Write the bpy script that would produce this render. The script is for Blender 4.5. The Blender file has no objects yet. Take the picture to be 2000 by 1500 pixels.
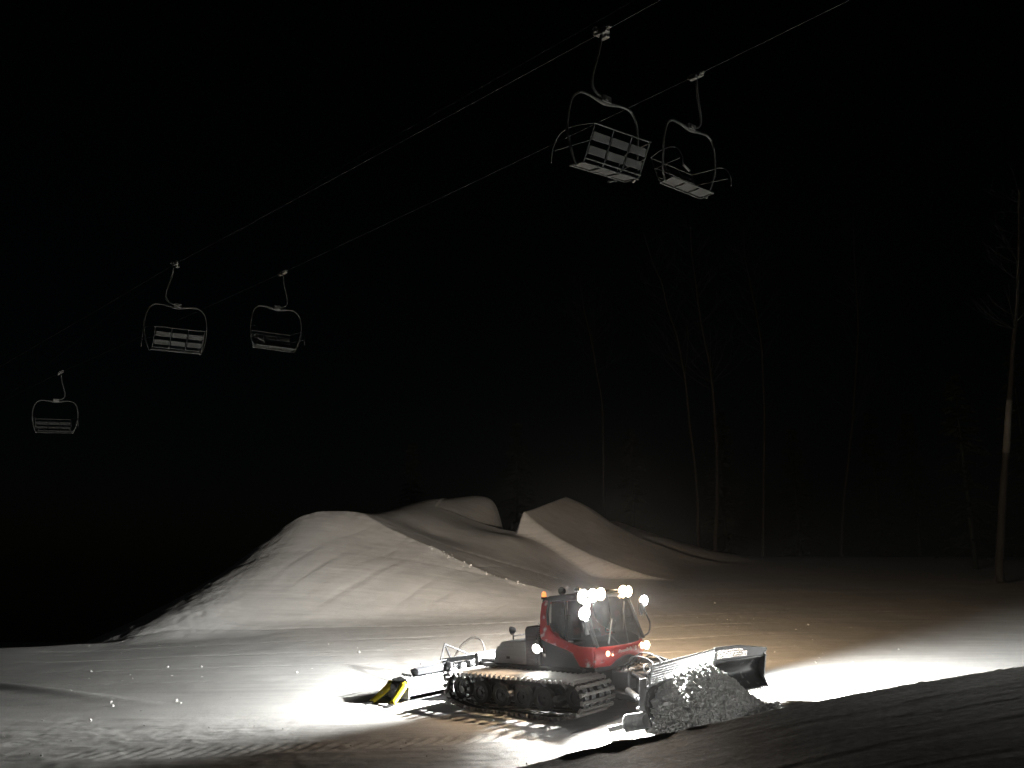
import bpy, math, random
import numpy as np
from mathutils import Vector, Matrix, noise as mnoise

random.seed(7)
rng = np.random.default_rng(11)
SC = bpy.context.scene
COL = SC.collection
R = math.radians

# ------------------------------------------------------------------ camera
CAM_Z = 3.4
PITCH = R(12.5)
cam_d = bpy.data.cameras.new("camera")
cam = bpy.data.objects.new("camera", cam_d)
COL.objects.link(cam)
cam.location = (0, 0, CAM_Z)
cam.rotation_euler = (R(90) + PITCH, 0, 0)
cam_d.sensor_width = 36.0
cam_d.lens = 36.0 * 1618.0 / 2000.0
cam_d.clip_start = 0.05
cam_d.clip_end = 2000
SC.camera = cam

# ------------------------------------------------------------------ world: night sky
world = bpy.data.worlds.new("World")
SC.world = world
world.use_nodes = True
wn = world.node_tree
bg = wn.nodes["Background"]
sky = wn.nodes.new("ShaderNodeTexSky")
sky.sky_type = 'NISHITA'
sky.sun_disc = False
sky.sun_elevation = R(14)
sky.sun_rotation = R(150)
wn.links.new(sky.outputs[0], bg.inputs[0])
bg.inputs[1].default_value = 0.00015

# very weak fill, added to lift the near bank
sd = bpy.data.lights.new("bank_fill", 'SUN')
sd.energy = 0.006
sd.angle = R(10)
sd.color = (0.95, 1.0, 0.98)
bank_fill = bpy.data.objects.new("bank_fill", sd)
COL.objects.link(bank_fill)
bank_fill.rotation_euler = (R(58), 0, R(-30))

SC.view_settings.view_transform = 'Standard'
SC.view_settings.look = 'None'
SC.view_settings.exposure = 0.0
SC.view_settings.gamma = 1.0
SC.view_settings.use_curve_mapping = False
SC.render.engine = 'CYCLES'
SC.cycles.use_denoising = True
SC.cycles.max_bounces = 6
SC.cycles.diffuse_bounces = 3
SC.cycles.transparent_max_bounces = 12
SC.cycles.volume_bounces = 0
SC.cycles.sample_clamp_indirect = 4.0
SC.cycles.use_adaptive_sampling = True
SC.cycles.adaptive_threshold = 0.01

# ------------------------------------------------------------------ pose of the snow groomer (its lamps light the place)
def pose(yaw, gx, gy, loc):
    n = Vector((-gx, -gy, 1)).normalized()
    h = Vector((math.cos(yaw), math.sin(yaw), 0)); h = (h - n * h.dot(n)).normalized()
    l = n.cross(h)
    m = Matrix((h, l, n)).transposed().to_4x4()
    m.translation = Vector(loc)
    return m
GM = pose(R(-42), 0.045, 0.02, (1.5, 22.6, 0.05))

WHITE = (1.0, 0.985, 0.93)
COOL = (0.93, 0.97, 1.0)
WARM = (1.0, 0.70, 0.42)
# name, position on the groomer, aim (direction in groomer axes), watts, cone degrees, blend, colour, radius
SPOTS = [
    ("near_roof_flood",  (1.36, -0.98, 2.66), (1.0, -0.28, -0.44), 15000, 77, 0.8, WHITE, 0.06),
    ("heap_fill", (1.46, -0.50, 2.74), (1.0, 0.16, -0.45), 17000, 72, 0.8, WHITE, 0.06),  # added to throw more light on the heap and guard
    ("far_boom_flood",   (1.46, 1.52, 2.40), (1.0, 0.95, -0.17), 66000, 86, 0.9, WHITE, 0.06),
    ("near_boom_flood",  (1.52, -1.18, 2.30), (1.0, -0.42, -0.78), 12000, 74, 0.9, WHITE, 0.06),
    ("warm_roof_a",      (1.28, 0.75, 2.80), (-0.45, 0.9, -0.06), 7500, 125, 1.0, WARM, 0.06),
    ("warm_roof_b",      (0.40, 0.75, 2.80), (-0.9, 0.6, -0.04), 3200, 110, 1.0, WARM, 0.06),
    ("warm_side_glow",   (-0.14, -1.34, 1.46), (-0.35, -1.0, -0.45), 200, 150, 1.0, WARM, 0.06),
    ("head_lamp_far",    (1.76, 1.10, 1.32), (1.0, 0.1, -0.14), 120, 120, 0.9, WARM, 0.05),
    ("side_flood",       (-0.06, -1.22, 1.42), (0.7, -0.55, -0.75), 900, 80, 0.6, WHITE, 0.05),
    ("rear_flood_near",  (-1.62, -0.55, 1.78), (-1.0, -0.42, -0.36), 8500, 124, 0.9, WHITE, 0.06),
    ("mound_foot_fill",   (-0.18, 0.05, 2.82), (-1.0, 0.32, -0.22), 3600, 100, 1.0, WHITE, 0.06),  # added to brighten the ground below the mound
    ("rear_flood_far",   (-0.16, 0.70, 2.74), (-1.0, 0.34, -0.16), 8200, 92, 1.0, WHITE, 0.06),
]
for nm, p, d, w, cone, bl, colr, rad in SPOTS:
    ld = bpy.data.lights.new(nm, 'SPOT')
    ld.energy = w; ld.spot_size = R(cone); ld.spot_blend = bl; ld.color = colr; ld.shadow_soft_size = rad
    lo = bpy.data.objects.new(nm, ld); COL.objects.link(lo)
    wd = (GM.to_3x3() @ Vector(d)).normalized()
    lo.matrix_world = Matrix.Translation(GM @ (Vector(p) + Vector(d).normalized() * 0.07)) @ wd.to_track_quat('-Z', 'Y').to_matrix().to_4x4()
# ------------------------------------------------------------------ helpers
def lin(c):
    return tuple(((v / 12.92) if v <= 0.04045 else ((v + 0.055) / 1.055) ** 2.4) for v in c)

def mat(name, col, rough=0.6, metal=0.0, noise=0.0, nscale=8.0, bump=0.0, bscale=40.0, coat=0.0, emit=None, es=1.0, dust=0.0):
    m = bpy.data.materials.new(name); m.use_nodes = True
    nt = m.node_tree; b = nt.nodes["Principled BSDF"]
    b.inputs["Base Color"].default_value = (*col, 1)
    b.inputs["Roughness"].default_value = rough
    b.inputs["Metallic"].default_value = metal
    b.inputs["Coat Weight"].default_value = coat
    tc = nt.nodes.new("ShaderNodeTexCoord")
    if noise > 0:
        n = nt.nodes.new("ShaderNodeTexNoise"); n.inputs["Scale"].default_value = nscale; n.inputs["Detail"].default_value = 6
        nt.links.new(tc.outputs["Object"], n.inputs["Vector"])
        mx = nt.nodes.new("ShaderNodeMix"); mx.data_type = 'RGBA'
        mx.inputs[6].default_value = (*[max(0, c * (1 - noise)) for c in col], 1)
        mx.inputs[7].default_value = (*[min(1, c * (1 + noise)) for c in col], 1)
        nt.links.new(n.outputs[0], mx.inputs[0])
        last = mx.outputs[2]
        if dust > 0:                       # blown snow caught on the surface
            n2 = nt.nodes.new("ShaderNodeTexNoise"); n2.inputs["Scale"].default_value = 5.0; n2.inputs["Detail"].default_value = 8
            nt.links.new(tc.outputs["Object"], n2.inputs["Vector"])
            rp = nt.nodes.new("ShaderNodeValToRGB")
            rp.color_ramp.elements[0].position = 0.62 - 0.25 * dust; rp.color_ramp.elements[1].position = 0.75
            nt.links.new(n2.outputs[0], rp.inputs[0])
            mx2 = nt.nodes.new("ShaderNodeMix"); mx2.data_type = 'RGBA'
            mx2.inputs[7].default_value = (0.75, 0.76, 0.78, 1)
            nt.links.new(rp.outputs[0], mx2.inputs[0]); nt.links.new(last, mx2.inputs[6])
            last = mx2.outputs[2]
        nt.links.new(last, b.inputs["Base Color"])
    if bump > 0:
        n = nt.nodes.new("ShaderNodeTexNoise"); n.inputs["Scale"].default_value = bscale; n.inputs["Detail"].default_value = 4
        nt.links.new(tc.outputs["Object"], n.inputs["Vector"])
        bp = nt.nodes.new("ShaderNodeBump"); bp.inputs["Strength"].default_value = bump; bp.inputs["Distance"].default_value = 0.02
        nt.links.new(n.outputs[0], bp.inputs["Height"]); nt.links.new(bp.outputs[0], b.inputs["Normal"])
    if emit:
        b.inputs["Emission Color"].default_value = (*emit, 1)
        b.inputs["Emission Strength"].default_value = es
    return m

def glass_mat(name, tint, gloss=0.08):
    m = bpy.data.materials.new(name); m.use_nodes = True
    nt = m.node_tree
    for n in list(nt.nodes):
        if n.type != 'OUTPUT_MATERIAL': nt.nodes.remove(n)
    out = [n for n in nt.nodes if n.type == 'OUTPUT_MATERIAL'][0]
    tr = nt.nodes.new("ShaderNodeBsdfTransparent"); tr.inputs[0].default_value = (*tint, 1)
    gl = nt.nodes.new("ShaderNodeBsdfGlossy"); gl.inputs["Roughness"].default_value = 0.03
    lw = nt.nodes.new("ShaderNodeLayerWeight"); lw.inputs[0].default_value = 0.35
    mp = nt.nodes.new("ShaderNodeMath"); mp.operation = 'MULTIPLY_ADD'; mp.inputs[1].default_value = 0.5; mp.inputs[2].default_value = gloss * 0.4
    nt.links.new(lw.outputs["Fresnel"], mp.inputs[0])
    mx = nt.nodes.new("ShaderNodeMixShader")
    nt.links.new(mp.outputs[0], mx.inputs[0]); nt.links.new(tr.outputs[0], mx.inputs[1]); nt.links.new(gl.outputs[0], mx.inputs[2])
    nt.links.new(mx.outputs[0], out.inputs[0])
    return m

def snow_mat(name, coarse=1.0, streak=1.0, grain=0.0):
    m = bpy.data.materials.new(name); m.use_nodes = True
    nt = m.node_tree; b = nt.nodes["Principled BSDF"]; L = nt.links.new
    b.inputs["Roughness"].default_value = 0.55
    b.inputs["Specular IOR Level"].default_value = 0.25
    tc = nt.nodes.new("ShaderNodeTexCoord")
    def nz(scale, det, rough=0.6, vec=None):
        n = nt.nodes.new("ShaderNodeTexNoise"); n.inputs["Scale"].default_value = scale
        n.inputs["Detail"].default_value = det; n.inputs["Roughness"].default_value = rough
        L(vec if vec else tc.outputs["Object"], n.inputs["Vector"]); return n.outputs[0]
    mp = nt.nodes.new("ShaderNodeMapping"); mp.inputs["Scale"].default_value = (0.10, 1.6, 1); mp.inputs["Rotation"].default_value = (0, 0, R(-3))
    L(tc.outputs["Object"], mp.inputs[0])
    big = nz(0.9, 6); st = nz(2.2, 7, 0.65, mp.outputs[0]); fine = nz(26, 6, 0.75)
    a = nt.nodes.new("ShaderNodeMath"); a.operation = 'MULTIPLY_ADD'; a.inputs[1].default_value = 0.35; L(big, a.inputs[0])
    s = nt.nodes.new("ShaderNodeMath"); s.operation = 'MULTIPLY'; s.inputs[1].default_value = 0.65; L(st, s.inputs[0]); L(s.outputs[0], a.inputs[2])
    rp = nt.nodes.new("ShaderNodeValToRGB")
    rp.color_ramp.elements[0].position = 0.36; rp.color_ramp.elements[0].color = (0.66, 0.665, 0.67, 1)
    rp.color_ramp.elements[1].position = 0.62; rp.color_ramp.elements[1].color = (0.84, 0.84, 0.835, 1)
    L(a.outputs[0], rp.inputs[0])
    if grain:                                             # grit and ice grains in old churned snow
        g2 = nz(14, 8, 0.8); r2 = nt.nodes.new("ShaderNodeValToRGB")
        r2.color_ramp.elements[0].position = 0.40; r2.color_ramp.elements[0].color = (1 - grain, 1 - grain, 1 - grain, 1)
        r2.color_ramp.elements[1].position = 0.62; r2.color_ramp.elements[1].color = (1, 1, 1, 1)
        L(g2, r2.inputs[0]); mx = nt.nodes.new("ShaderNodeMix"); mx.data_type = 'RGBA'; mx.blend_type = 'MULTIPLY'; mx.inputs[0].default_value = 1
        L(rp.outputs[0], mx.inputs[6]); L(r2.outputs[0], mx.inputs[7]); L(mx.outputs[2], b.inputs["Base Color"])
    else: L(rp.outputs[0], b.inputs["Base Color"])
    b1 = nt.nodes.new("ShaderNodeBump"); b1.inputs["Strength"].default_value = 0.55 * coarse; b1.inputs["Distance"].default_value = 0.02
    L(fine, b1.inputs["Height"])
    b2 = nt.nodes.new("ShaderNodeBump"); b2.inputs["Strength"].default_value = 0.5 * streak; b2.inputs["Distance"].default_value = 0.05
    L(st, b2.inputs["Height"]); L(b1.outputs[0], b2.inputs["Normal"]); L(b2.outputs[0], b.inputs["Normal"])
    return m

class MB:
    def __init__(s): s.v = []; s.f = []
    def add(s, vs, fs):
        n = len(s.v); s.v += [tuple(v) for v in vs]; s.f += [tuple(i + n for i in f) for f in fs]; return s
    def box(s, c, d, rot=None):
        hx, hy, hz = d[0] / 2, d[1] / 2, d[2] / 2
        vs = [Vector((x, y, z)) for x in (-hx, hx) for y in (-hy, hy) for z in (-hz, hz)]
        if rot: vs = [rot @ v for v in vs]
        vs = [v + Vector(c) for v in vs]
        return s.add(vs, [(0, 1, 3, 2), (4, 6, 7, 5), (0, 4, 5, 1), (2, 3, 7, 6), (0, 2, 6, 4), (1, 5, 7, 3)])
    def beam(s, a, b, w, h, up=(0, 0, 1)):
        a, b = Vector(a), Vector(b); d = (b - a); L = d.length; d.normalize()
        u = Vector(up); sd_ = d.cross(u)
        if sd_.length < 1e-4: sd_ = d.cross(Vector((0, 1, 0)))
        sd_.normalize(); u = sd_.cross(d)
        m = Matrix((d, sd_, u)).transposed()
        return s.box((a + b) / 2, (L, w, h), m)
    def prism(s, poly, a, b, axis='y', taper=None):
        n = len(poly)
        def P3(p, t):
            if axis == 'y': return (p[0], t, p[1])
            if axis == 'x': return (t, p[0], p[1])
            return (p[0], p[1], t)
        vs = [P3(p, a) for p in poly] + [P3(p, b) for p in poly]
        if taper:
            vs = [taper(v) for v in vs]
        fs = [tuple(range(n))[::-1], tuple(range(n, 2 * n))] + [(i, (i + 1) % n, n + (i + 1) % n, n + i) for i in range(n)]
        return s.add(vs, fs)
    def tube(s, path, r, n=8, closed=False, cap=True):
        path = [Vector(p) for p in path]; k = len(path)
        rr = r if isinstance(r, (list, tuple)) else [r] * k
        prev = None; vs = []
        for i, p in enumerate(path):
            if closed: t = path[(i + 1) % k] - path[i - 1]
            else: t = path[min(i + 1, k - 1)] - path[max(i - 1, 0)]
            t.normalize()
            if prev is None:
                u = t.cross(Vector((0, 0, 1)))
                if u.length < 1e-3: u = t.cross(Vector((0, 1, 0)))
            else:
                u = prev - t * prev.dot(t)
            u.normalize(); prev = u; w = t.cross(u)
            for j in range(n):
                an = 2 * math.pi * j / n
                vs.append(p + (u * math.cos(an) + w * math.sin(an)) * rr[i])
        fs = []
        for i in range(k if closed else k - 1):
            for j in range(n):
                i2 = (i + 1) % k
                fs.append((i * n + j, i * n + (j + 1) % n, i2 * n + (j + 1) % n, i2 * n + j))
        if cap and not closed:
            fs.append(tuple(range(n))[::-1]); fs.append(tuple(range((k - 1) * n, k * n)))
        return s.add(vs, fs)
    def cyl(s, a, b, r, n=20, r2=None):
        return s.tube([a, b], [r, r if r2 is None else r2], n)
    def ring(s, c, axis, ro, ri, w, n=28):
        ax = Vector(axis).normalized(); u = ax.orthogonal().normalized(); q = ax.cross(u); c = Vector(c); vs = []
        for j in range(n):
            an = 2 * math.pi * j / n; d = u * math.cos(an) + q * math.sin(an)
            for rr_, t in ((ro, -w / 2), (ro, w / 2), (ri, w / 2), (ri, -w / 2)): vs.append(c + d * rr_ + ax * t)
        fs = [(4 * j + k, 4 * ((j + 1) % n) + k, 4 * ((j + 1) % n) + (k + 1) % 4, 4 * j + (k + 1) % 4) for j in range(n) for k in range(4)]
        return s.add(vs, fs)
    def grid(s, rows):
        nr, nc = len(rows), len(rows[0])
        return s.add([p for r_ in rows for p in r_], [(i * nc + j, i * nc + j + 1, (i + 1) * nc + j + 1, (i + 1) * nc + j) for i in range(nr - 1) for j in range(nc - 1)])
    def mesh(s, name, m, smooth=False):
        me = bpy.data.meshes.new(name); me.from_pydata(s.v, [], s.f); me.update()
        if m: me.materials.append(m)
        if smooth: me.shade_smooth()
        return me
    def build(s, name, m, parent=None, bevel=0.0, smooth=False, solid=0.0, auto=None, seg=2):
        me = s.mesh(name, m, smooth)
        o = bpy.data.objects.new(name, me); COL.objects.link(o)
        if parent: o.parent = parent
        if solid:
            md = o.modifiers.new("solid", 'SOLIDIFY'); md.thickness = solid; md.offset = 0
        if bevel:
            md = o.modifiers.new("bevel", 'BEVEL'); md.width = bevel; md.segments = seg; md.limit_method = 'ANGLE'; md.angle_limit = R(35)
            md.harden_normals = False
            me.shade_smooth(); me.set_sharp_from_angle(angle=R(50)) if hasattr(me, "set_sharp_from_angle") else None
        elif auto:
            me.shade_smooth(); me.set_sharp_from_angle(angle=R(auto))
        return o

def tag(o, label=None, cat=None, group=None, kind=None):
    if label: o["label"] = label
    if cat: o["category"] = cat
    if group: o["group"] = group
    if kind: o["kind"] = kind
    return o

def empty(name, m, label, cat, group=None):
    o = bpy.data.objects.new(name, None); COL.objects.link(o)
    o.empty_display_size = 0.3
    o.matrix_world = m if isinstance(m, Matrix) else Matrix.Translation(Vector(m))
    return tag(o, label, cat, group)

def bez(pts, n=8):
    """Catmull-Rom through pts"""
    pts = [Vector(p) for p in pts]; out = []
    for i in range(len(pts) - 1):
        p0 = pts[max(i - 1, 0)]; p1 = pts[i]; p2 = pts[i + 1]; p3 = pts[min(i + 2, len(pts) - 1)]
        for j in range(n):
            t = j / n
            out.append(0.5 * ((2 * p1) + (p2 - p0) * t + (2 * p0 - 5 * p1 + 4 * p2 - p3) * t * t + (3 * p1 - p0 - 3 * p2 + p3) * t ** 3))
    out.append(pts[-1]); return out

def site(px, py, Y=None, D=None):
    """survey point of the real place: the bearing seen from the photographer at (0,0,3.4) and a distance"""
    a = (px - 1000) / 1618.0; b = (750 - py) / 1618.0; c, s = math.cos(PITCH), math.sin(PITCH)
    r = Vector((a, c - b * s, s + b * c)); k = D if D is not None else Y / r.y
    return Vector((0, 0, CAM_Z)) + r * k

# ------------------------------------------------------------------ terrain
def fbm(x, y, scale, octs=4, seed=0, gain=0.5):
    """vectorised value noise"""
    out = np.zeros_like(x); amp = 1.0; tot = 0
    for o in range(octs):
        X = x * scale + 17.3 * o + seed * 7.1; Y = y * scale + 5.9 * o + seed * 3.7
        xi = np.floor(X).astype(np.int64); yi = np.floor(Y).astype(np.int64)
        fx = X - xi; fy = Y - yi; fx = fx * fx * (3 - 2 * fx); fy = fy * fy * (3 - 2 * fy)
        def h(i, j):
            n = (i * 374761393 + j * 668265263 + seed * 1442695041) & 0xffffffff
            n = ((n ^ (n >> 13)) * 1274126177) & 0xffffffff
            return ((n ^ (n >> 16)) & 0xffff) / 65535.0
        v = (h(xi, yi) * (1 - fx) + h(xi + 1, yi) * fx) * (1 - fy) + (h(xi, yi + 1) * (1 - fx) + h(xi + 1, yi + 1) * fx) * fy
        out += amp * (v * 2 - 1); tot += amp; amp *= gain; scale *= 2.03
    return out / tot

def tps(points, lam=0.02):
    """thin plate spline height z(x,y) through surveyed points"""
    P_ = np.array([[p[0], p[1], p[2]] for p in points]); n = len(P_)
    d = np.linalg.norm(P_[:, None, :2] - P_[None, :, :2], axis=2)
    K = np.where(d > 0, d * d * np.log(d + 1e-9), 0) + lam * np.eye(n)
    A = np.zeros((n + 3, n + 3)); A[:n, :n] = K; A[:n, n] = 1; A[:n, n + 1:] = P_[:, :2]
    A[n, :n] = 1; A[n + 1:, :n] = P_[:, :2].T
    w = np.linalg.solve(A, np.concatenate([P_[:, 2], [0, 0, 0]]))
    def f(x, y):
        z = w[n] + w[n + 1] * x + w[n + 2] * y
        for i in range(n):
            r2 = (x - P_[i, 0]) ** 2 + (y - P_[i, 1]) ** 2
            z = z + w[i] * 0.5 * r2 * np.log(r2 + 1e-12)
        return z
    return f

def smax(a, b, k):
    h = np.clip(0.5 + 0.5 * (a - b) / k, 0, 1)
    return b * (1 - h) + a * h + k * h * (1 - h)

GT_Y = [0, 12, 17, 22, 26, 32, 40, 50, 60, 75, 84, 100, 140]
GT_Z = [-0.6, -0.4, -0.2, 0.0, 0.12, 0.52, 1.30, 2.10, 2.80, 3.85, 4.15, 2.5, -3]
_gy = np.linspace(0, 140, 1401); _gz = np.interp(_gy, GT_Y, GT_Z)
_k = np.ones(61) / 61; _gz = np.convolve(np.pad(_gz, 30, mode='edge'), _k, 'valid')

def ground_base(x, y):
    z = np.interp(y, _gy, _gz) + 0.045 * 8 * np.tanh((x - 1.5) / 8)
    # the run ends on the left along a line and falls away
    edge = np.interp(x, [-60, -24, -21.5, -17, -13, -9, 60], [33, 34.5, 35.5, 37, 41, 60, 200])
    d = np.maximum(0, y - edge)
    z = z - 0.035 * np.maximum(0, y - 26) * np.clip((-9 - x) / 8, 0, 1)
    z = z - 0.28 * d - 0.02 * d * d * (d < 12) - (d >= 12) * (0.02 * 144 + 0.48 * (d - 12)) * 1.0
    return z

M1 = [site(*p) for p in [
    (350, 1197, 39.0), (500, 1200, 39.2), (650, 1198, 39.5), (760, 1196, 40), (900, 1190, 40.5), (1050, 1182, 41.5),
    (450, 1140, 41.8), (560, 1120, 42.5), (680, 1110, 43.2), (800, 1130, 42.8), (920, 1155, 42.3),
    (560, 1060, 45.8), (660, 1045, 46.8), (760, 1080, 45.6),
    (640, 1006, 49.5), (590, 1016, 49), (550, 1040, 48.2), (500, 1072, 47), (450, 1110, 45.5), (380, 1152, 43), (300, 1202, 40.5),
    (700, 1008, 49.8), (760, 1040, 48.4), (850, 1080, 46.8), (960, 1130, 45), (1050, 1155, 43.8),
    (740, 1000, 56), (850, 976, 63), (930, 965, 68), (980, 966, 67), (966, 997, 63.5), (950, 1021, 60.5), (1050, 975, 68), (770, 993, 60), (810, 985, 64), (735, 1003, 53), (975, 1040, 58.5), (1010, 1046, 58), (900, 1008, 60), (850, 1045, 53), (960, 1085, 51),
    (1000, 1110, 49), (1100, 1140, 48), (1150, 1150, 50), (1000, 1050, 56), (1100, 1110, 55)]]
M1 += [Vector(p) for p in [(-16, 54, 1.5), (-20, 49, -0.5), (-24, 44, -1.5), (-14, 60, 3), (-10, 72, 4), (-2, 80, 4), (-30, 60, -6), (-20, 80, -4), (8, 40, 0.2), (8, 48, 1.0), (-5, 36, 0.0), (-14, 35, -0.4), (-22, 36, -1.6), (14, 60, 1.5), (20, 45, -1), (6, 80, 3.5), (20, 80, 1)]]
m1tps = tps(M1)
_e1, _e2 = site(958, 1021, 60.5), site(972, 967, 67)
def m1f(x, y):
    xe = np.interp(y, [57.5, 60.0, 60.5, 67, 90], [14, 4.0, _e1.x, _e2.x, _e2.x - 1])   # the far table ends in a cut wall
    return m1tps(x, y) - 2.5 * (np.sqrt((x - xe) ** 2 + .25) + x - xe) * (x - xe > -4)
M2 = [site(*p) for p in [
    (1012, 990, 60), (1040, 1014, 59.4), (1100, 1056, 58), (1200, 1102, 56), (1300, 1132, 54), (1450, 1155, 51),
    (1060, 982, 63.5), (1110, 975, 67), (1145, 990, 67), (1200, 1027, 67), (1275, 1068, 66), (1350, 1097, 65), (1435, 1115, 64), (1550, 1126, 62), (1620, 1132, 61),
    (1150, 1045, 62), (1240, 1088, 60), (1360, 1126, 58)]]
m2top = tps(M2)
M2E = [site(*p) for p in [(940, 930, 62), (1012, 990, 60), (1040, 1014, 59.4), (1100, 1056, 58), (1200, 1102, 56), (1300, 1132, 54), (1450, 1155, 51), (1600, 1165, 48)]]
m2ex = np.array([p.x for p in M2E]); m2ey = np.array([p.y for p in M2E])
def m2f(x, y):
    z = m2top(x, y)
    near = np.interp(x, m2ex, m2ey)
    far = np.interp(x, [2, 4.5, 12, 25, 40], [67, 67.5, 67.3, 64.5, 62])
    lip = 0.9 + (y - 60) * 0.46          # left end: the lip of the jump
    z = z - 1.05 * np.maximum(0, near - y) - 0.9 * np.maximum(0, y - far) - 3.0 * np.maximum(0, lip - x)
    z = np.where((x > 45) | (y > 90) | (y < 35) | (x < -20), -20, z)
    return z
M3 = [site(*p) for p in [(1190, 1018, 79), (1225, 1030, 78), (1300, 1050, 77), (1375, 1071, 76), (1450, 1086, 75), (1525, 1097, 74), (1600, 1105, 73), (1255, 1072, 71.5), (1340, 1099, 70), (1430, 1114, 69), (1540, 1118, 68)]]
M3 += [Vector((4, 78, 3)), Vector((12, 90, 2.0)), Vector((30, 90, 1.5)), Vector((45, 75, 2.0)), Vector((20, 64, 1.6)), Vector((32, 62, 2.2)), Vector((12, 68, 2))]
m3f = tps(M3)
def m3g(x, y):
    z = m3f(x, y)
    return np.where((x > 48) | (y > 100) | (y < 60) | (x < 2), -20, z)

def berm(x, y):
    """low windrow at the left and the lower lane on its near side"""
    a = site(-60, 1238, 27.5); b = site(300, 1350, 24.2)
    dx, dy = b.x - a.x, b.y - a.y; L = math.hypot(dx, dy); ux, uy = dx / L, dy / L
    t = (x - a.x) * ux + (y - a.y) * uy; s = -(x - a.x) * uy + (y - a.y) * ux   # s>0 beyond the line
    fade = np.clip((L + 1 - t) / 6.0, 0, 1); fade = fade * fade * (3 - 2 * fade)
    h = 0.14 * np.exp(-(s / 0.26) ** 2) - 0.12 * np.clip(-s / 1.6, 0, 1) * np.clip((3.8 + s) / 2.6, 0, 1) 
    return h * fade

def detail(x, y):
    near = np.clip((21.2 + 2.2 * np.clip((-3 - x) / 4, 0, 1) - y) / 2.5, 0, 1)            # churned snow in the nearer lanes
    left = np.clip((2.0 - x) / 4.0, 0, 1)
    rough = near * (0.35 + 0.65 * left)
    z = rough * (0.028 * fbm(x, y, 2.2, 5, 1, 0.62) + 0.05 * fbm(x * 0.16, y * 1.3, 1.1, 5, 2, 0.6))
    z = z + rough * 0.035 * np.maximum(0, fbm(x * 0.5, y, 5.0, 3, 9, 0.6) - 0.25)
    # passes of the groomer: long shallow steps between lanes
    w = y + 0.5 * fbm(x, y * 0.3, 0.12, 2, 4) - 0.03 * x
    for y0, a, wd in ((17.6, 0.05, 0.10), (18.9, 0.05, 0.08), (20.0, 0.04, 0.12), (24.5, .02, .1), (27.4, 0.03, 0.10), (30.0, 0.035, 0.09), (32.6, 0.045, 0.09), (35.2, 0.045, 0.1), (38.0, 0.05, 0.12), (45, 0.05, 0.15), (50, 0.06, 0.2)):
        z = z - np.where(w > 26, 0.95, 0.5) * a * np.exp(-((w - y0) / wd) ** 2) * (0.75 + 0.25 * np.sin(x * 11 + 3 * fbm(x, y, .5, 2, 40))) * (0.4 + 0.6 * np.clip(0.5 + 1.5 * fbm(x, y * .2, .13, 2, 41), 0, 1))
    # imprint of a track: slanted cleat marks
    yc = 18.9 + 0.06 * (x + 5) + 0.0
    band = np.exp(-(np.abs((y - yc) / 0.34)) ** 4) * np.clip((x + 10) / 2, 0, 1) * np.clip((1.2 - x) / 2, 0, 1)
    z = z + band * (0.022 * np.sin(2 * math.pi * (x - 0.6 * (y - yc)) / 0.34) - 0.02)
    # gentle undulation and wind relief further out
    far = np.clip((y - 23) / 8, 0, 1)
    z = z + far * (0.04 * fbm(x, y, 0.16, 3, 5) + 0.014 * fbm(x, y, 0.9, 4, 6) + 0.006 * fbm(x, y, 3.1, 3, 7))
    return z

def face_marks(x, y):
    """grooves left down the face of the near mound"""
    m = np.clip((y - 39.5) / 2, 0, 1) * np.clip((50 - y) / 3, 0, 1) * np.clip((x + 17) / 3, 0, 1) * np.clip((3 - x) / 3, 0, 1)
    u = x - 0.62 * (y - 40) + 0.3 * fbm(x, y, 0.3, 2, 8)
    g = 0
    for u0, a, wd in ((-13.4, 0.07, .18), (-11.6, 0.10, .2), (-10.2, .05, .12), (-8.9, 0.12, .22), (-7.2, .06, .15), (-5.9, 0.10, .2), (-4.4, .08, .15), (-3.0, .06, .15), (-1.2, .05, .15)):
        g = g - .32 * a * np.exp(-((u - u0) / wd) ** 2) * np.clip(.6 + 2 * fbm(u, y, .35, 2, 80 + int(u0 * 10) % 17), 0, 1.4) + a * 0.12 * np.exp(-((u - u0 - 0.4) / (wd * 2)) ** 2)
    fl = np.clip((y - 36) / 2, 0, 1) * np.clip((-11.5 - x) / 3, 0, 1) * np.clip((52 - y) / 4, 0, 1)
    uf = x + 0.55 * y
    rough_flank = fl * (0.05 * fbm(uf * 1.4, y * 0.18, 1.0, 4, 70, .6) + 0.04 * fbm(x, y, 1.8, 4, 71, .6))
    return rough_flank + m * (g * (0.6 + 0.5 * fbm(x, y, 0.4, 2, 3)) + 0.02 * fbm(x, y, 0.8, 4, 12) + 0.05 * fbm(x * 0.7 + y * 0.4, y * 0.25, 0.5, 3, 13))

CR = [site(*p) for p in [(560, 1035, 48.4), (640, 1006, 49.5), (700, 1010, 49.8), (760, 1040, 48.4), (850, 1080, 46.8), (960, 1130, 45), (1050, 1155, 43.8)]]
def crest_line(x, y):
    """sharp broken edge along the top of the near mound"""
    d = np.full(x.shape, 99.0)
    for p, q in zip(CR[:-1], CR[1:]):
        dx, dy = q.x - p.x, q.y - p.y; t = np.clip(((x - p.x) * dx + (y - p.y) * dy) / (dx * dx + dy * dy), 0, 1)
        d = np.minimum(d, np.hypot(x - p.x - t * dx, y - p.y - t * dy))
    n = fbm(x, y, 1.6, 4, 50)
    return 0.26 * np.exp(-d / 0.9) + 0.05 * n * np.exp(-(d / 0.8) ** 2)

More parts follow.
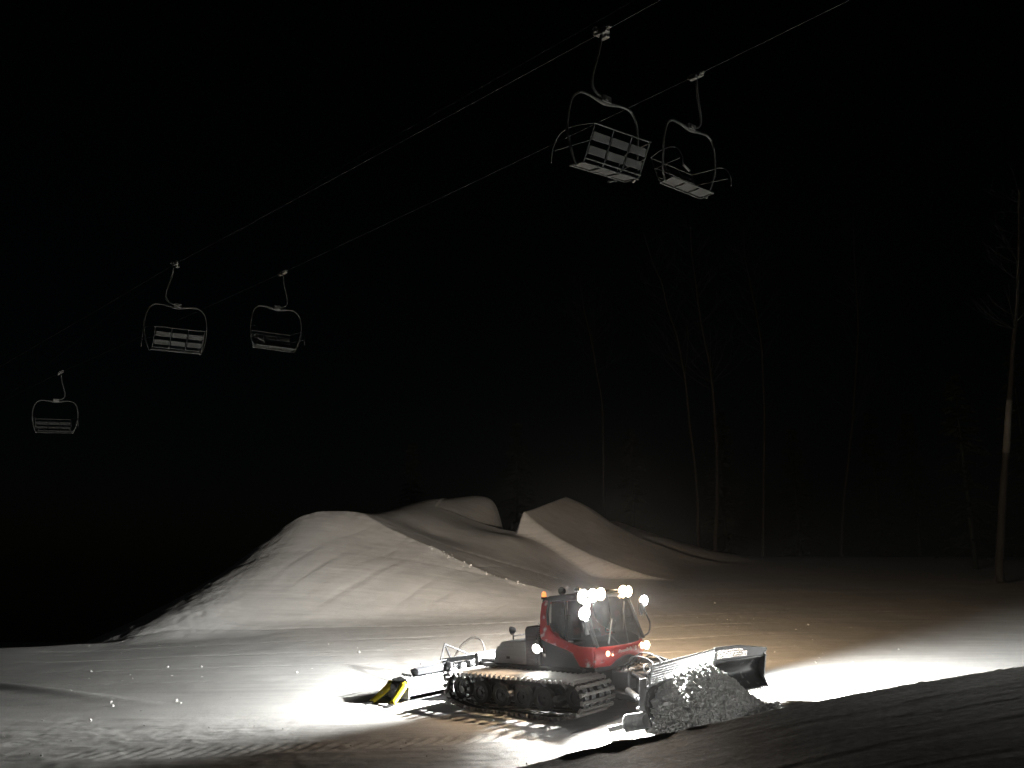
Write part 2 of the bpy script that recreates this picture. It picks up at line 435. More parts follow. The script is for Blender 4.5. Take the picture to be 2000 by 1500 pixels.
def heights(x, y):
    g = ground_base(x, y) + berm(x, y)
    m1 = np.where((y > 36) & (y < 90) & (x > -34) & (x < 16), m1f(x, y), -20)
    m2 = m2f(x, y); m3 = m3g(x, y)
    gs = np.stack([g, m1, m2, m3]); who = gs.argmax(0)
    z = smax(g, m1, 0.35); z = smax(z, m3, 0.3); z = smax(z, m2, 0.25)
    z = z + detail(x, y) + face_marks(x, y) + crest_line(x, y)
    return z, who

def axis_pts(segs):
    out = [segs[0][0]]
    for a, b, s0, s1 in segs:
        p = a
        while p < b - 1e-6:
            t = (p - a) / (b - a); p = min(b, p + s0 + (s1 - s0) * t); out.append(p)
    return np.array(out)

M_SNOW = snow_mat("groomed_snow", 1.0, 0.7, 0.12)
M_SNOWR = snow_mat("rough_snow", 0.9, 0.25, 0.5)

def sheet(X, Y, Z, keep, name, m):
    ny, nx = X.shape
    idx = -np.ones(X.size, dtype=np.int64)
    i, j = np.nonzero(keep); q = i * nx + j
    quads = np.stack([q, q + 1, q + nx + 1, q + nx], 1)
    used = np.unique(quads); idx[used] = np.arange(len(used))
    quads = idx[quads]
    v = np.stack([X.ravel()[used], Y.ravel()[used], Z.ravel()[used]], 1)
    me = bpy.data.meshes.new(name)
    me.vertices.add(len(v)); me.vertices.foreach_set("co", v.astype(np.float32).ravel())
    me.loops.add(quads.size); me.loops.foreach_set("vertex_index", quads.astype(np.int32).ravel())
    me.polygons.add(len(quads)); me.polygons.foreach_set("loop_start", (np.arange(len(quads)) * 4).astype(np.int32))
    me.update(calc_edges=True); me.shade_smooth(); me.materials.append(m)
    o = bpy.data.objects.new(name, me); COL.objects.link(o)
    return o

xs = axis_pts([(-130, -30, 6, .5), (-30, -14, .4, .07), (-14, 10, .055, .055), (10, 30, .08, .4), (30, 150, .5, 8)])
ys = axis_pts([(11.0, 22, .05, .05), (22, 40, .07, .10), (40, 72, .12, .25), (72, 140, .4, 4)])
X, Y = np.meshgrid(xs, ys)
Z, who = heights(X, Y)
wc = who[:-1, :-1]
g_o = sheet(X, Y, Z, (wc == 0), "snow_ground", M_SNOW)
tag(g_o, "wide groomed snow run the red groomer works on", kind="structure")
for k, nm, lb in ((1, "snow_mound", "large pale snow mound left of centre with a grooved face"), (2, "snow_jump", "ski jump ramp of packed snow rising behind the groomer"), (3, "snow_slope", "dim strip of snow slope behind the jump ramp")):
    tag(sheet(X, Y, Z, (wc == k), nm, M_SNOW), lb, kind="structure")

# the bank the photographer stands on
def bank_h(x, y):
    # crest surveyed against the run behind it
    cy = 8.0 + 0.10 * (x - 2)
    cz = np.interp(x, BX, BZ)
    d = y - cy
    z = cz - 0.052 * np.minimum(d, 0) - 0.62 * np.maximum(d + 0.15, 0) - 0.10 * np.clip(-d, 0, 3) * 0
    return z
BP = []
for px, py in ((400, 1640), (700, 1560), (980, 1500), (1150, 1462), (1300, 1430), (1500, 1382), (1750, 1335), (2000, 1296), (2400, 1225)):
    yy = 8.0
    for _ in range(6):
        p = site(px, py, yy); yy = 8.0 + 0.10 * (p.x - 2)
    BP.append(p)
BX = np.array([-20] + [p.x for p in BP] + [25]); BZ = np.array([BP[0].z - 1.5] + [p.z for p in BP] + [BP[-1].z + 1.2])
xb = axis_pts([(-10, -2, .3, .03), (-2, 7.5, .022, .022), (7.5, 20, .05, .5)])
yb = axis_pts([(-6, 4, .4, .05), (4, 9.6, .022, .022), (9.6, 14, .04, .2)])
XB, YB = np.meshgrid(xb, yb)
ZB = bank_h(XB, YB)
ZB = ZB + 0.003 * fbm(XB, YB, 3.5, 5, 21, .6) + 0.003 * fbm(XB * .4, YB * 2.5, 5, 4, 23, .6) + 0.003 * np.maximum(0, fbm(XB, YB, 7, 3, 22) - .2)
vv = YB - 0.12 * XB
for v0, a, w in ((7.3, .001, .1), (6.6, .0015, .14), (6.0, .001, .1), (5.4, .0015, .12)):
    ZB = ZB - a * np.exp(-((vv - v0 + 0.08 * fbm(XB, YB, .5, 2, 30)) / w) ** 2) + a * .8 * np.exp(-((vv - v0 - .17) / .09) ** 2) * (1 + fbm(XB, YB, 6, 2, 31))
# crumbs and lumps along the crest
cd = np.exp(-((YB - 8.0 - .1 * (XB - 2) - .02) / .13) ** 2)
ZB = ZB + cd * (0.022 * np.maximum(0, fbm(XB, YB, 9, 2, 60)) + 0.02 * np.maximum(0, fbm(XB, YB, 4, 2, 61) - .25))
for px, py, hgt, wx in ((1195, 1448, .075, .17), (1265, 1432, .05, .15), (1120, 1466, .06, .18), (1345, 1420, .03, .16), (1790, 1325, .025, .03), (1530, 1375, .02, .03), (1950, 1300, .03, .03)):
    p = site(px, py, 8.1)
    ZB = ZB + hgt * np.exp(-((XB - p.x) / wx) ** 2 - ((YB - 8.0 - .1 * (p.x - 2)) / .16) ** 2)
bank = sheet(XB, YB, ZB, np.ones((len(yb) - 1, len(xb) - 1), bool), "snow_bank", M_SNOWR)
tag(bank, "dark churned snow bank in the right foreground", kind="structure")

def ground_z(x, y):
    z, _ = heights(np.array([[float(x)]]), np.array([[float(y)]])); return float(z[0, 0])

# ------------------------------------------------------------------ materials
RED = mat("red_paint", (0.40, 0.012, 0.012), 0.38, noise=0.25, nscale=3, coat=0.4, dust=0.1, bump=0.05)
BLACK = mat("black_plastic", (0.018, 0.018, 0.02), 0.55, noise=0.3, nscale=6, bump=0.1)
DARK = mat("dark_grey_panel", (0.035, 0.037, 0.042), 0.5, noise=0.25, nscale=4)
GREY = mat("grey_cover", (0.42, 0.44, 0.46), 0.5, noise=0.12, nscale=3)
STEEL = mat("bare_steel", (0.42, 0.43, 0.44), 0.42, 0.6, noise=0.25, nscale=9, bump=0.15)
FROST = mat("frosted_steel", (0.30, 0.31, 0.32), 0.6, 0.15, noise=0.35, nscale=7, bump=0.3, dust=0.45)
ALU = mat("aluminium_cleat", (0.33, 0.32, 0.31), 0.45, 0.55, noise=0.2, nscale=12)
RUBBER = mat("rubber", (0.02, 0.02, 0.021), 0.8, noise=0.3, nscale=10, bump=0.2)
CHROME = mat("chrome_rod", (0.75, 0.76, 0.78), 0.18, 1.0)
YELLOW = mat("yellow_paint", (0.72, 0.58, 0.03), 0.45, noise=0.12, nscale=5, dust=0.12)
MESHG = mat("galvanised_guard", (0.42, 0.43, 0.45), 0.45, 0.35, noise=0.15, nscale=6)
MOULD = mat("worn_blade_sheet", (0.10, 0.105, 0.11), 0.33, 0.7, noise=0.4, nscale=5, dust=0.1)
GLASS = glass_mat("tinted_glass", (0.42, 0.43, 0.43))
WHITEM = mat("white_print", (0.8, 0.8, 0.8), 0.5)
HOSE = mat("grey_hose", (0.022, 0.02, 0.018), 0.5, noise=0.2)
SEATM = mat("seat_cloth", (0.02, 0.02, 0.022), 0.9, noise=0.3, nscale=20)
CHUNK = mat("snow_lump", (0.92, 0.92, 0.92), 0.7, noise=0.04, nscale=6, bump=0.3, bscale=30)
LENSW = mat("lens_white", (0.9, 0.9, 0.9), 0.3, emit=(1.0, 0.98, 0.94), es=220)
LENSA = mat("lens_warm", (0.9, 0.8, 0.6), 0.3, emit=(1.0, 0.66, 0.36), es=150)
LENSR = mat("lens_marker", (0.9, 0.3, 0.1), 0.3, emit=(1.0, 0.45, 0.28), es=5)
AMBER = mat("amber_dome", (0.8, 0.25, 0.03), 0.25, emit=(1.0, 0.30, 0.08), es=1.6)

# ------------------------------------------------------------------ snow groomer
G = empty("snow_groomer", GM, "red tracked snow groomer with lit work lamps pushing a heap of snow", "snow groomer")

# chassis between the tracks
c = MB()
c.prism([(-2.35, .28), (-2.5, .55), (-2.4, .86), (1.5, .86), (1.85, .62), (1.7, .30)], -.66, .66)
c.box((-.4, 0, .92), (3.3, 2.1, .12))
c.build("chassis", BLACK, G, bevel=.02)
c = MB()
for x in (-1.95, -.4, 1.1):
    c.cyl((x, -1.95, .42), (x, 1.95, .42), .07, 12)
c.build("axle_tube", DARK, G)

# tracks
TR, FR = .345, .335
def track_path(n=240):
    rc, fc = Vector((-2.12, 0, .44)), Vector((1.62, 0, .47))
    raw = []
    for i in range(25):
        a = R(90 + 180 * i / 24); raw.append(rc + Vector((math.cos(a), 0, math.sin(a))) * TR)
    raw[-6:] = [Vector((-1.98, 0, .10)), Vector((-1.75, 0, .055)), Vector((-1.5, 0, .04))]
    for x in (-1, -.5, 0, .5, 1.0): raw.append(Vector((x, 0, .04)))
    raw += [Vector((1.25, 0, .06)), Vector((1.5, 0, .12))]
    for i in range(5, 25):
        a = R(-90 + 180 * i / 24); raw.append(fc + Vector((math.cos(a), 0, math.sin(a))) * FR)
    for x in (1.2, .7, .2, -.3, -.8, -1.3, -1.8): raw.append(Vector((x, 0, .79 + .012 * math.sin(x * 5))))
    L = [0]
    for i in range(len(raw)): L.append(L[-1] + (raw[(i + 1) % len(raw)] - raw[i]).length)
    out = []
    for k in range(n):
        s_ = L[-1] * k / n; i = max(j for j in range(len(raw)) if L[j] <= s_)
        t = (s_ - L[i]) / max(1e-6, L[i + 1] - L[i]); out.append(raw[i].lerp(raw[(i + 1) % len(raw)], t))
    return out
TP = track_path()
NT = len(TP)
def track_normal(i):
    t = (TP[(i + 2) % NT] - TP[(i - 2) % NT]).normalized()
    return t, Vector((t.z, 0, -t.x)) * -1
# winding check: outward normal points away from the middle
_t, _n = track_normal(0)
SGN = 1 if _n.dot(TP[0] - Vector((-.3, 0, .42))) > 0 else -1

def cleat_mesh(w):
    b = MB()
    # a bar with a raised blade, hooked at its ends
    prof = [(-.035, 0), (.035, 0), (.03, .03), (.009, .038), (.006, .085), (-.006, .085), (-.009, .038), (-.03, .03)]
    b.prism(prof, -w / 2, w / 2)
    for s_ in (-1, 1):
        b.prism([(-.05, -.02), (.05, -.02), (.04, .05), (-.04, .05)], s_ * (w / 2 - .001), s_ * (w / 2 + .05))
    for y in (-.42, -.15, .15, .42):
        b.box((0, y, .02), (.09, .1, .035))
    return b
W_TR = 1.18
cm_ = cleat_mesh(W_TR).mesh("cleat", ALU)
for sy in (-1, 1):
    yc = sy * 1.45
    T = MB()
    for yb in (-.42, -.15, .15, .42):                       # rubber belts
        rows = []
        for i in range(0, NT, 2):
            t, n = track_normal(i); n = n * SGN
            rows.append([TP[i] + Vector((0, yc + yb - .075, 0)), TP[i] + Vector((0, yc + yb + .075, 0)), TP[i] + n * .022 + Vector((0, yc + yb + .075, 0)), TP[i] + n * .022 + Vector((0, yc + yb - .075, 0))])
        k = len(rows); vs = [p for r_ in rows for p in r_]
        T.add(vs, [(4 * i + j, 4 * i + (j + 1) % 4, 4 * ((i + 1) % k) + (j + 1) % 4, 4 * ((i + 1) % k) + j) for i in range(k) for j in range(4)])
    tr = T.build("track", RUBBER, G)
    step = 4
    for i in range(0, NT, step):
        t, n = track_normal(i); n = n * SGN
        o = bpy.data.objects.new("cleat", cm_); COL.objects.link(o); o.parent = tr
        m = Matrix((t, Vector((0, 1, 0)), n)).transposed()
        if m.determinant() < 0: m = Matrix((-t, Vector((0, 1, 0)), n)).transposed()
        mm = m.to_4x4(); mm.translation = TP[i] + n * .022 + Vector((0, yc, 0)); o.matrix_local = mm
    # road wheels, sprocket, idler
    for x, z, r_ in ((-1.45, .36, .27), (-.75, .36, .27), (-.05, .36, .27), (.62, .36, .27), (1.62, .47, .29), (-2.12, .44, .29)):
        nm = "drive_sprocket" if x < -2 else ("idler_wheel" if x > 1.5 else "road_wheel")
        w = MB()
        for yy in (-.29, .29):
            w.ring((x, yc + yy, z), (0, 1, 0), r_, r_ * .66, .13)
        wo = w.build(nm, RUBBER, G, auto=40)
        h = MB()
        for yy in (-.29, .29):
            h.ring((x, yc + yy, z), (0, 1, 0), r_ * .665, r_ * .58, .15, 24)
            h.cyl((x, yc + yy - .03, z), (x, yc + yy + .03, z), r_ * .56, 20)
            h.cyl((x, yc + yy - .08, z), (x, yc + yy + .08, z), r_ * .2, 12)
            for k in range(5):
                an = 2 * math.pi * k / 5
                h.cyl((x + math.cos(an) * r_ * .36, yc + yy - .045, z + math.sin(an) * r_ * .36), (x + math.cos(an) * r_ * .36, yc + yy + .045, z + math.sin(an) * r_ * .36), .02, 6)
        h.build("rim", DARK, wo, auto=40)
        if nm == "drive_sprocket":
            s_ = MB()
            for yy in (-.42, -.15, .15, .42):
                for k in range(12):
                    an = 2 * math.pi * k / 12
                    s_.box((x + math.cos(an) * .305, yc + yy, z + math.sin(an) * .305), (.05, .05, .06), Matrix.Rotation(-an, 3, 'Y'))
            s_.build("sprocket_teeth", STEEL, wo)["kind"] = "stuff"
    # fender plate above the inner part of the track
    f = MB(); f.prism([(-1.9, .90), (1.0, .90), (1.25, .84), (1.25, .86), (1.0, .925), (-1.9, .925)], sy * .72, sy * 1.04)
    f.build("step_plate", DARK, G)

# lower cab side panels and engine bay
for sy in (-1, 1):
    p = MB(); p.prism([(-.02, .92), (1.18, .92), (1.2, 1.03), (1.08, 1.2), (1.0, 1.34), (.6, 1.46), (.12, 1.6), (-.02, 1.62)], sy * .90, sy * 1.02)
    p.build("lower_side_panel", DARK, G, bevel=.015)
p = MB()
p.prism([(-.03, .9), (.0, 1.25), (1.5, 1.25), (1.55, .9)], -.9, .9); p.build("cab_floor", BLACK, G, bevel=.02)

def taper(v):
    """the cab narrows towards its roof"""
    x, y, z = v
    k = max(0, (z - 1.5) / 1.2)
    return (x, y * (1 - .135 * k), z)
# red side shells
band = [(-.04, 1.74), (-.05, 2.2), (-.01, 2.5), (.12, 2.60), (.24, 2.56), (.20, 2.25), (.24, 1.98), (.36, 1.82), (.62, 1.69), (.95, 1.575), (1.18, 1.515), (1.42, 1.50), (1.62, 1.50), (1.64, 1.30), (1.60, 1.10), (1.50, 1.03), (1.20, 1.03), (1.11, 1.17), (1.0, 1.33), (.85, 1.40), (.55, 1.475), (.12, 1.59), (0.0, 1.64)]
def subdiv(poly, n=3):
    """smooth closed outline"""
    k = len(poly); out = []
    for i in range(k):
        p0, p1, p2, p3 = [Vector(poly[(i + j - 1) % k]) for j in range(4)]
        for j in range(n):
            t = j / n
            out.append(tuple(0.5 * ((2 * p1) + (p2 - p0) * t * .8 + (2 * p0 - 5 * p1 + 4 * p2 - p3) * t * t * .8 + (3 * p1 - p0 - 3 * p2 + p3) * t ** 3 * .8) if False else p1.lerp(p2, t)))
    return out
for sy in (-1, 1):
    s_ = MB(); s_.prism(band, sy * 1.0, sy * 1.07, taper=taper)
    s_.build("side_shell", RED, G, bevel=.025, seg=3)
# rear corner shell across the back
s_ = MB(); s_.prism([(-.05, 1.7), (-.06, 2.2), (-.02, 2.5), (.02, 2.5), (-.01, 2.2), (0, 1.7)], -1.0, 1.0, taper=taper)
s_ = MB()
for y0, y1 in ((-1.0, -.8), (.8, 1.0)):
    s_.prism([(-.05, 1.62), (-.06, 2.2), (0, 2.52), (.06, 2.52), (.0, 2.2), (.01, 1.62)], y0, y1, taper=taper)
s_.box((-.02, 0, 1.68), (.06, 1.7, .16)); s_.box((.02, 0, 2.52), (.08, 1.55, .10))
s_.build("rear_shell", RED, G, bevel=.012)

# nose
def nose_x(y): return 1.86 - .25 * abs(y / 1.05) ** 2.6
def nose_bot(y):
    a = abs(y)
    return 1.03 + .19 * max(0, 1 - (a / .60) ** 2.2)
rows = []
ys_ = np.linspace(-1.05, 1.05, 43)
for k in range(7):
    t = k / 6; row = []
    for y in ys_:
        zt = 1.50 - .02 * (1 - (y / 1.05) ** 2); zb = nose_bot(y)
        z = zt + (zb - zt) * t
        row.append((nose_x(y) + .05 * math.sin(math.pi * t) - .03 * t, y, z))
    rows.append(row)
NS = MB().grid(rows).build("nose_panel", RED, G, smooth=True, solid=.03)
arch = MB().tube([(nose_x(y) - .03, y, nose_bot(y)) for y in np.linspace(-.95, .95, 31)], .022, 6)
arch.build("nose_trim", BLACK, G, smooth=True)
seam = MB()
for sy in (-1, 1): seam.tube([(nose_x(.93) + .048 * math.sin(math.pi * t) - .02 * t, sy * .93, 1.49 + (1.04 - 1.49) * t) for t in np.linspace(0, 1, 8)], .008, 5)
seam.build("panel_seam", BLACK, G)
# white script and round emblem on the nose
def nose_pt(y, z, off=.034):
    t = (1.48 - z) / .4; x = nose_x(y) + .05 * math.sin(math.pi * max(0, min(1, t))) - .03 * t
    return Vector((x + off, y, z))
tcv = bpy.data.curves.new("script", 'FONT'); tcv.body = "PistenBully"; tcv.size = .135; tcv.shear = .35; tcv.extrude = .002
tmp = bpy.data.objects.new("script", tcv); COL.objects.link(tmp)
dg = bpy.context.evaluated_depsgraph_get(); tme = bpy.data.meshes.new_from_object(tmp.evaluated_get(dg)); bpy.data.objects.remove(tmp)
wid = max(v.co.x for v in tme.vertices)
for v in tme.vertices:
    y = -.42 + v.co.x / wid * .58; z = 1.315 + v.co.y * .75 + .03 * (v.co.x / wid)
    v.co = nose_pt(y, z, .036 + v.co.z)
tme.materials.clear(); tme.materials.append(WHITEM); tme.name = "lettering"
lo = bpy.data.objects.new("lettering", tme); COL.objects.link(lo); lo.parent = NS
e = MB(); pc = nose_pt(.32, 1.36, .04)
e.ring(pc, (1, .1, 0), .055, .042, .008, 20)
for a, b in (((-.03, -.03), (-.03, .03)), ((-.03, 0), (.03, .032)), ((-.03, 0), (.03, -.032))):
    e.beam(pc + Vector((0, a[0], a[1])), pc + Vector((0, b[0], b[1])), .006, .012, up=(1, 0, 0))
e.build("emblem", WHITEM, NS)

# roof
s_ = MB()
s_.prism([(-.02, 2.52), (.02, 2.60), (.25, 2.685), (.8, 2.73), (1.2, 2.72), (1.42, 2.66), (1.44, 2.60), (1.2, 2.60), (.2, 2.55)], -.93, .93)
s_.build("roof", BLACK, G, bevel=.03, seg=3)
s_ = MB(); s_.box((1.40, 0, 2.66), (.10, 2.0, .06)); s_.tube([(1.42, -1.0, 2.66), (1.42, 1.0, 2.66)], .025, 8)
s_.build("light_bar", BLACK, G, bevel=.01)
# pillars
pl = [("front_pillar", [(1.72, -1.0, 1.5), (1.62, -.99, 1.75), (1.44, -.95, 2.3), (1.32, -.91, 2.62)], .045),
      ("front_pillar", [(1.72, 1.0, 1.5), (1.62, .99, 1.75), (1.44, .95, 2.3), (1.32, .91, 2.62)], .045),
      ("door_pillar", [(.78, -1.0, 1.6), (.76, -.96, 2.1), (.72, -.92, 2.58)], .022),
      ("door_pillar", [(.78, 1.0, 1.6), (.76, .96, 2.1), (.72, .92, 2.58)], .022),
      ("rear_pillar", [(.24, -1.01, 1.98), (.20, -.97, 2.3), (.26, -.93, 2.58)], .035),
      ("rear_pillar", [(.24, 1.01, 1.98), (.20, .97, 2.3), (.26, .93, 2.58)], .035)]
for nm, p, r_ in pl: MB().tube(bez(p, 5), r_, 8).build(nm, BLACK, G, smooth=True)
for sy in (-1, 1):
    MB().tube(bez([(.26, sy * .935, 2.57), (.7, sy * .93, 2.59), (1.3, sy * .92, 2.60)], 4), .03, 6).build("roof_rail", BLACK, G, smooth=True)
# glass
def pane(name, quad, n=6, bow=0.0, nrm=(1, 0, 0)):
    a, b, c_, d = [Vector(q) for q in quad]; rows = []
    for i in range(n + 1):
        row = []
        for j in range(n + 1):
            u, v = i / n, j / n
            p = (a.lerp(b, v)).lerp(d.lerp(c_, v), u)
            row.append(p + Vector(nrm) * bow * (4 * v * (1 - v)))
        rows.append(row)
    return MB().grid(rows).build(name, GLASS, G, smooth=True)
pane("windscreen", [(1.70, -.98, 1.50), (1.70, .98, 1.50), (1.31, .90, 2.61), (1.31, -.90, 2.61)], 10, .12)
for sy in (-1, 1):
    o = MB().prism([(.27, 2.0), (.38, 1.84), (.76, 1.66), (.76, 2.57), (.27, 2.56)], sy * .985, sy * .99, taper=taper).build("side_window", GLASS, G)
    o = MB().prism([(.80, 1.64), (1.2, 1.53), (1.66, 1.51), (1.40, 2.4), (1.32, 2.57), (.80, 2.57)], sy * .985, sy * .99, taper=taper).build("door_window", GLASS, G)
pane("rear_window", [(-.02, -.82, 1.78), (-.02, .82, 1.78), (.02, .74, 2.47), (.02, -.74, 2.47)], 2)
# wiper, door handle, mirror arms
MB().tube([(1.86, .10, 1.50), (1.72, .22, 1.95), (1.60, .35, 2.3)], .012, 5).beam((1.77, .05, 1.82), (1.52, .52, 2.46), .03, .02).build("wiper", BLACK, G)
MB().tube([(1.88, -.30, 1.50), (1.80, -.55, 1.75)], .012, 5).beam((1.88, -.75, 1.56), (1.66, -.25, 2.1), .03, .02).build("wiper", BLACK, G)
MB().box((.95, -1.035, 1.62), (.16, .03, .04)).build("door_handle", STEEL, G, bevel=.008)
MB().tube(bez([(1.66, 1.02, 1.55), (1.74, 1.20, 1.62), (1.72, 1.34, 1.85), (1.60, 1.36, 2.1), (1.52, 1.42, 2.25), (1.46, 1.50, 2.36)], 6), .022, 8).build("lamp_boom", BLACK, G, smooth=True)
MB().tube(bez([(1.66, -1.02, 1.55), (1.72, -1.16, 1.7), (1.62, -1.2, 2.0), (1.50, -1.17, 2.26)], 6), .022, 8).build("lamp_boom", BLACK, G, smooth=True)
for p in ((1.55, 1.24, 2.22), (1.62, -1.22, 1.98)):
    o = MB().box(p, (.06, .20, .34), Matrix.Rotation(R(12), 3, 'Z')).build("mirror", BLACK, G, bevel=.03)
    MB().box((p[0] - .035, p[1], p[2]), (.006, .17, .30), Matrix.Rotation(R(12), 3, 'Z')).build("mirror_glass", CHROME, o)
# interior
for y in (-.42, .42):
    st = MB(); st.box((.55, y, 1.48), (.52, .50, .16)); st.box((.32, y, 1.86), (.14, .48, .64), Matrix.Rotation(R(-10), 3, 'Y')); st.box((.27, y, 2.26), (.10, .26, .20), Matrix.Rotation(R(-8), 3, 'Y'))
    st.build("seat", SEATM, G, bevel=.05, seg=3)
MB().prism([(1.25, 1.25), (1.15, 1.55), (1.35, 1.70), (1.62, 1.60), (1.70, 1.45), (1.66, 1.25)], -.88, .88).build("dashboard", SEATM, G, bevel=.03)
MB().prism([(.55, 1.3), (.6, 1.72), (.9, 1.82), (1.05, 1.7), (1.0, 1.3)], -.13, .13).build("console", SEATM, G, bevel=.03)
MB().ring((1.12, .42, 1.84), (-.8, 0, .55), .19, .165, .025, 24).tube([(1.3, .42, 1.6), (1.12, .42, 1.84)], .02, 6).build("steering_wheel", SEATM, G)

# behind the cab
s_ = MB(); s_.prism([(-.56, .92), (-.56, 1.84), (-.50, 1.93), (-.10, 1.95), (-.08, .92)], -1.02, 1.02); s_.build("radiator_housing", BLACK, G, bevel=.03, seg=3)
s_ = MB()
for k in range(9): s_.box((-.33, -1.03, 1.05 + k * .085), (.34, .02, .03))
s_.build("radiator_grille", DARK, G)
s_ = MB(); s_.prism([(-1.74, .90), (-1.66, 1.30), (-1.42, 1.52), (-.58, 1.56), (-.58, .90)], -.98, .98); eb = s_.build("engine_cover", GREY, G, bevel=.025)
for k in range(5):
    MB().box((-1.1, -.985, 1.0 + k * .1), (.98, .014, .016)).build("cover_rib", GREY, eb)
MB().box((-1.2, -.99, 1.13), (.10, .02, .06)).build("latch", BLACK, eb)
MB().tube([(-1.5, -.42, 1.5), (-1.5, -.42, 1.68)], .02, 6).tube([(-1.5, .42, 1.5), (-1.5, .42, 1.68)], .02, 6).tube([(-1.5, -.42, 1.6), (-1.5, .42, 1.6)], .02, 6).build("rear_lamp_bracket", BLACK, G)
MB().tube(bez([(-1.35, .5, 1.5), (-1.36, .5, 1.72), (-1.28, .5, 1.80)], 4), .045, 10).build("exhaust_pipe", BLACK, G, smooth=True)
MB().tube(bez([(.05, -1.06, 1.50), (.10, -1.10, 1.42), (.14, -1.10, 1.30), (.16, -1.09, 1.22)], 5), [.02, .02, .03, .04, .045, .05, .055, .06, .06, .06, .06, .058, .055, .05, .04, .03][:16], 8).build("grab_handle", CHROME, G, smooth=True)
ch = MB()
for k in range(9): ch.box((-.055, -1.035, 1.62 + k * .05), (.02, .03, .022))
ch.build("hinge_strip", STEEL, G)
# beacon
b_ = MB().cyl((.02, -.86, 2.60), (.02, -.86, 2.66), .075, 16); bo = b_.build("beacon", BLACK, G)
MB().tube([(.02, -.86, 2.66), (.02, -.86, 2.74), (.02, -.86, 2.78), (.02, -.86, 2.80)], [.062, .06, .045, .012], 16).build("beacon_dome", AMBER, bo, smooth=True)

# work lamps
def lamp(p, aim, r_, lens, name="work_lamp", depth=.12):
    a = Vector(aim).normalized(); p = Vector(p)
    h = MB().tube([p - a * depth, p - a * depth * .5, p - a * .01, p + a * .012], [r_ * .5, r_ * .9, r_ * 1.08, r_ * 1.1], 20)
    ho = h.build(name, BLACK, G, smooth=False, auto=40)
    MB().tube([p + a * .013, p + a * .022, p + a * .03], [r_ * .96, r_ * .9, r_ * .45], 20).build("lens", lens, ho, smooth=True)
for p, aim, r_, ln in (
    ((1.36, -.98, 2.68), (1, -.35, -.12), .165, LENSW), ((1.44, -.70, 2.69), (1, -.3, -.12), .16, LENSW), ((1.46, -.40, 2.70), (1, -.3, -.1), .15, LENSA),
    ((1.38, -.88, 2.50), (1, -.35, -.12), .10, LENSW),
    ((1.52, -1.18, 2.30), (1, -.42, -.15), .15, LENSW),
    ((1.44, .60, 2.70), (1, -.2, -.1), .15, LENSA), ((1.42, .88, 2.68), (1, -.1, -.1), .14, LENSA),
    ((1.46, 1.52, 2.40), (1, -.25, -.15), .14, LENSW),
    ((-.06, -1.16, 1.42), (.15, -1, -.2), .11, LENSW),
    ((-1.56, -.42, 1.74), (-1, -.3, -.2), .10, LENSW), ((-.10, .70, 2.72), (-1, .3, 0), .10, LENSW), ((-.12, .05, 2.74), (-1, .3, -.2), .10, LENSW)):  # last entry: housing for the added rear fill
    lamp(p, aim, r_, ln)
lamp((1.72, 1.10, 1.33), (1, -.3, 0), .10, LENSA, "head_lamp", .08)
lamp((1.80, -.72, 1.33), (1, -.2, 0), .07, LENSR, "head_lamp", .06)
lamp((1.85, -.60, 1.29), (1, -.2, 0), .03, LENSR, "marker_lamp", .03)

# front linkage
s_ = MB()
s_.box((2.0, 0, .72), (.5, 1.1, .42)); s_.box((2.35, 0, .62), (.5, .5, .5))
s_.build("front_carrier", BLACK, G, bevel=.04)
for sy in (-1, 1):
    MB().beam((1.7, sy * .62, .42), (3.30, sy * .70, .30), .16, .16).build("push_arm", BLACK, G, bevel=.03)
    MB().cyl((1.95, sy * .34, .95), (2.65, sy * .42, .72), .065, 14).build("lift_cylinder", BLACK, G)
    MB().cyl((2.6, sy * .42, .735), (3.2, sy * .46, .55), .032, 12).build("cylinder_rod", CHROME, G)
MB().cyl((2.2, -.55, .50), (2.75, -.95, .42), .07, 14).cyl((2.75, -.95, .42), (3.25, -1.25, .36), .04, 12).build("swing_cylinder", FROST, G)
MB().cyl((2.2, .55, .50), (2.75, .95, .42), .07, 14).cyl((2.75, .95, .42), (3.25, 1.25, .36), .04, 12).build("swing_cylinder", FROST, G)
MB().ring((2.62, -.30, .98), (1, -.4, 0), .11, .08, .05, 20).build("coupling_ring", STEEL, G)
for k, (a, b, hgt) in enumerate((((1.9, -.3, .9), (3.2, -.6, .8), 1.25), ((1.9, -.1, .9), (3.2, -.2, .9), 1.3), ((1.9, .2, .9), (3.2, .3, .85), 1.2))):
    MB().tube(bez([a, ((a[0] + b[0]) / 2 - .2, (a[1] + b[1]) / 2, hgt), ((a[0] + b[0]) / 2 + .3, (a[1] + b[1]) / 2, hgt - .08), b], 6), .02, 6).build("hydraulic_hose", RUBBER, G, smooth=True)
s_ = MB(); s_.prism([(3.10, .18), (3.10, 1.0), (3.36, 1.12), (3.36, .18)], -.45, .45); s_.build("blade_carrier", BLACK, G, bevel=.02)

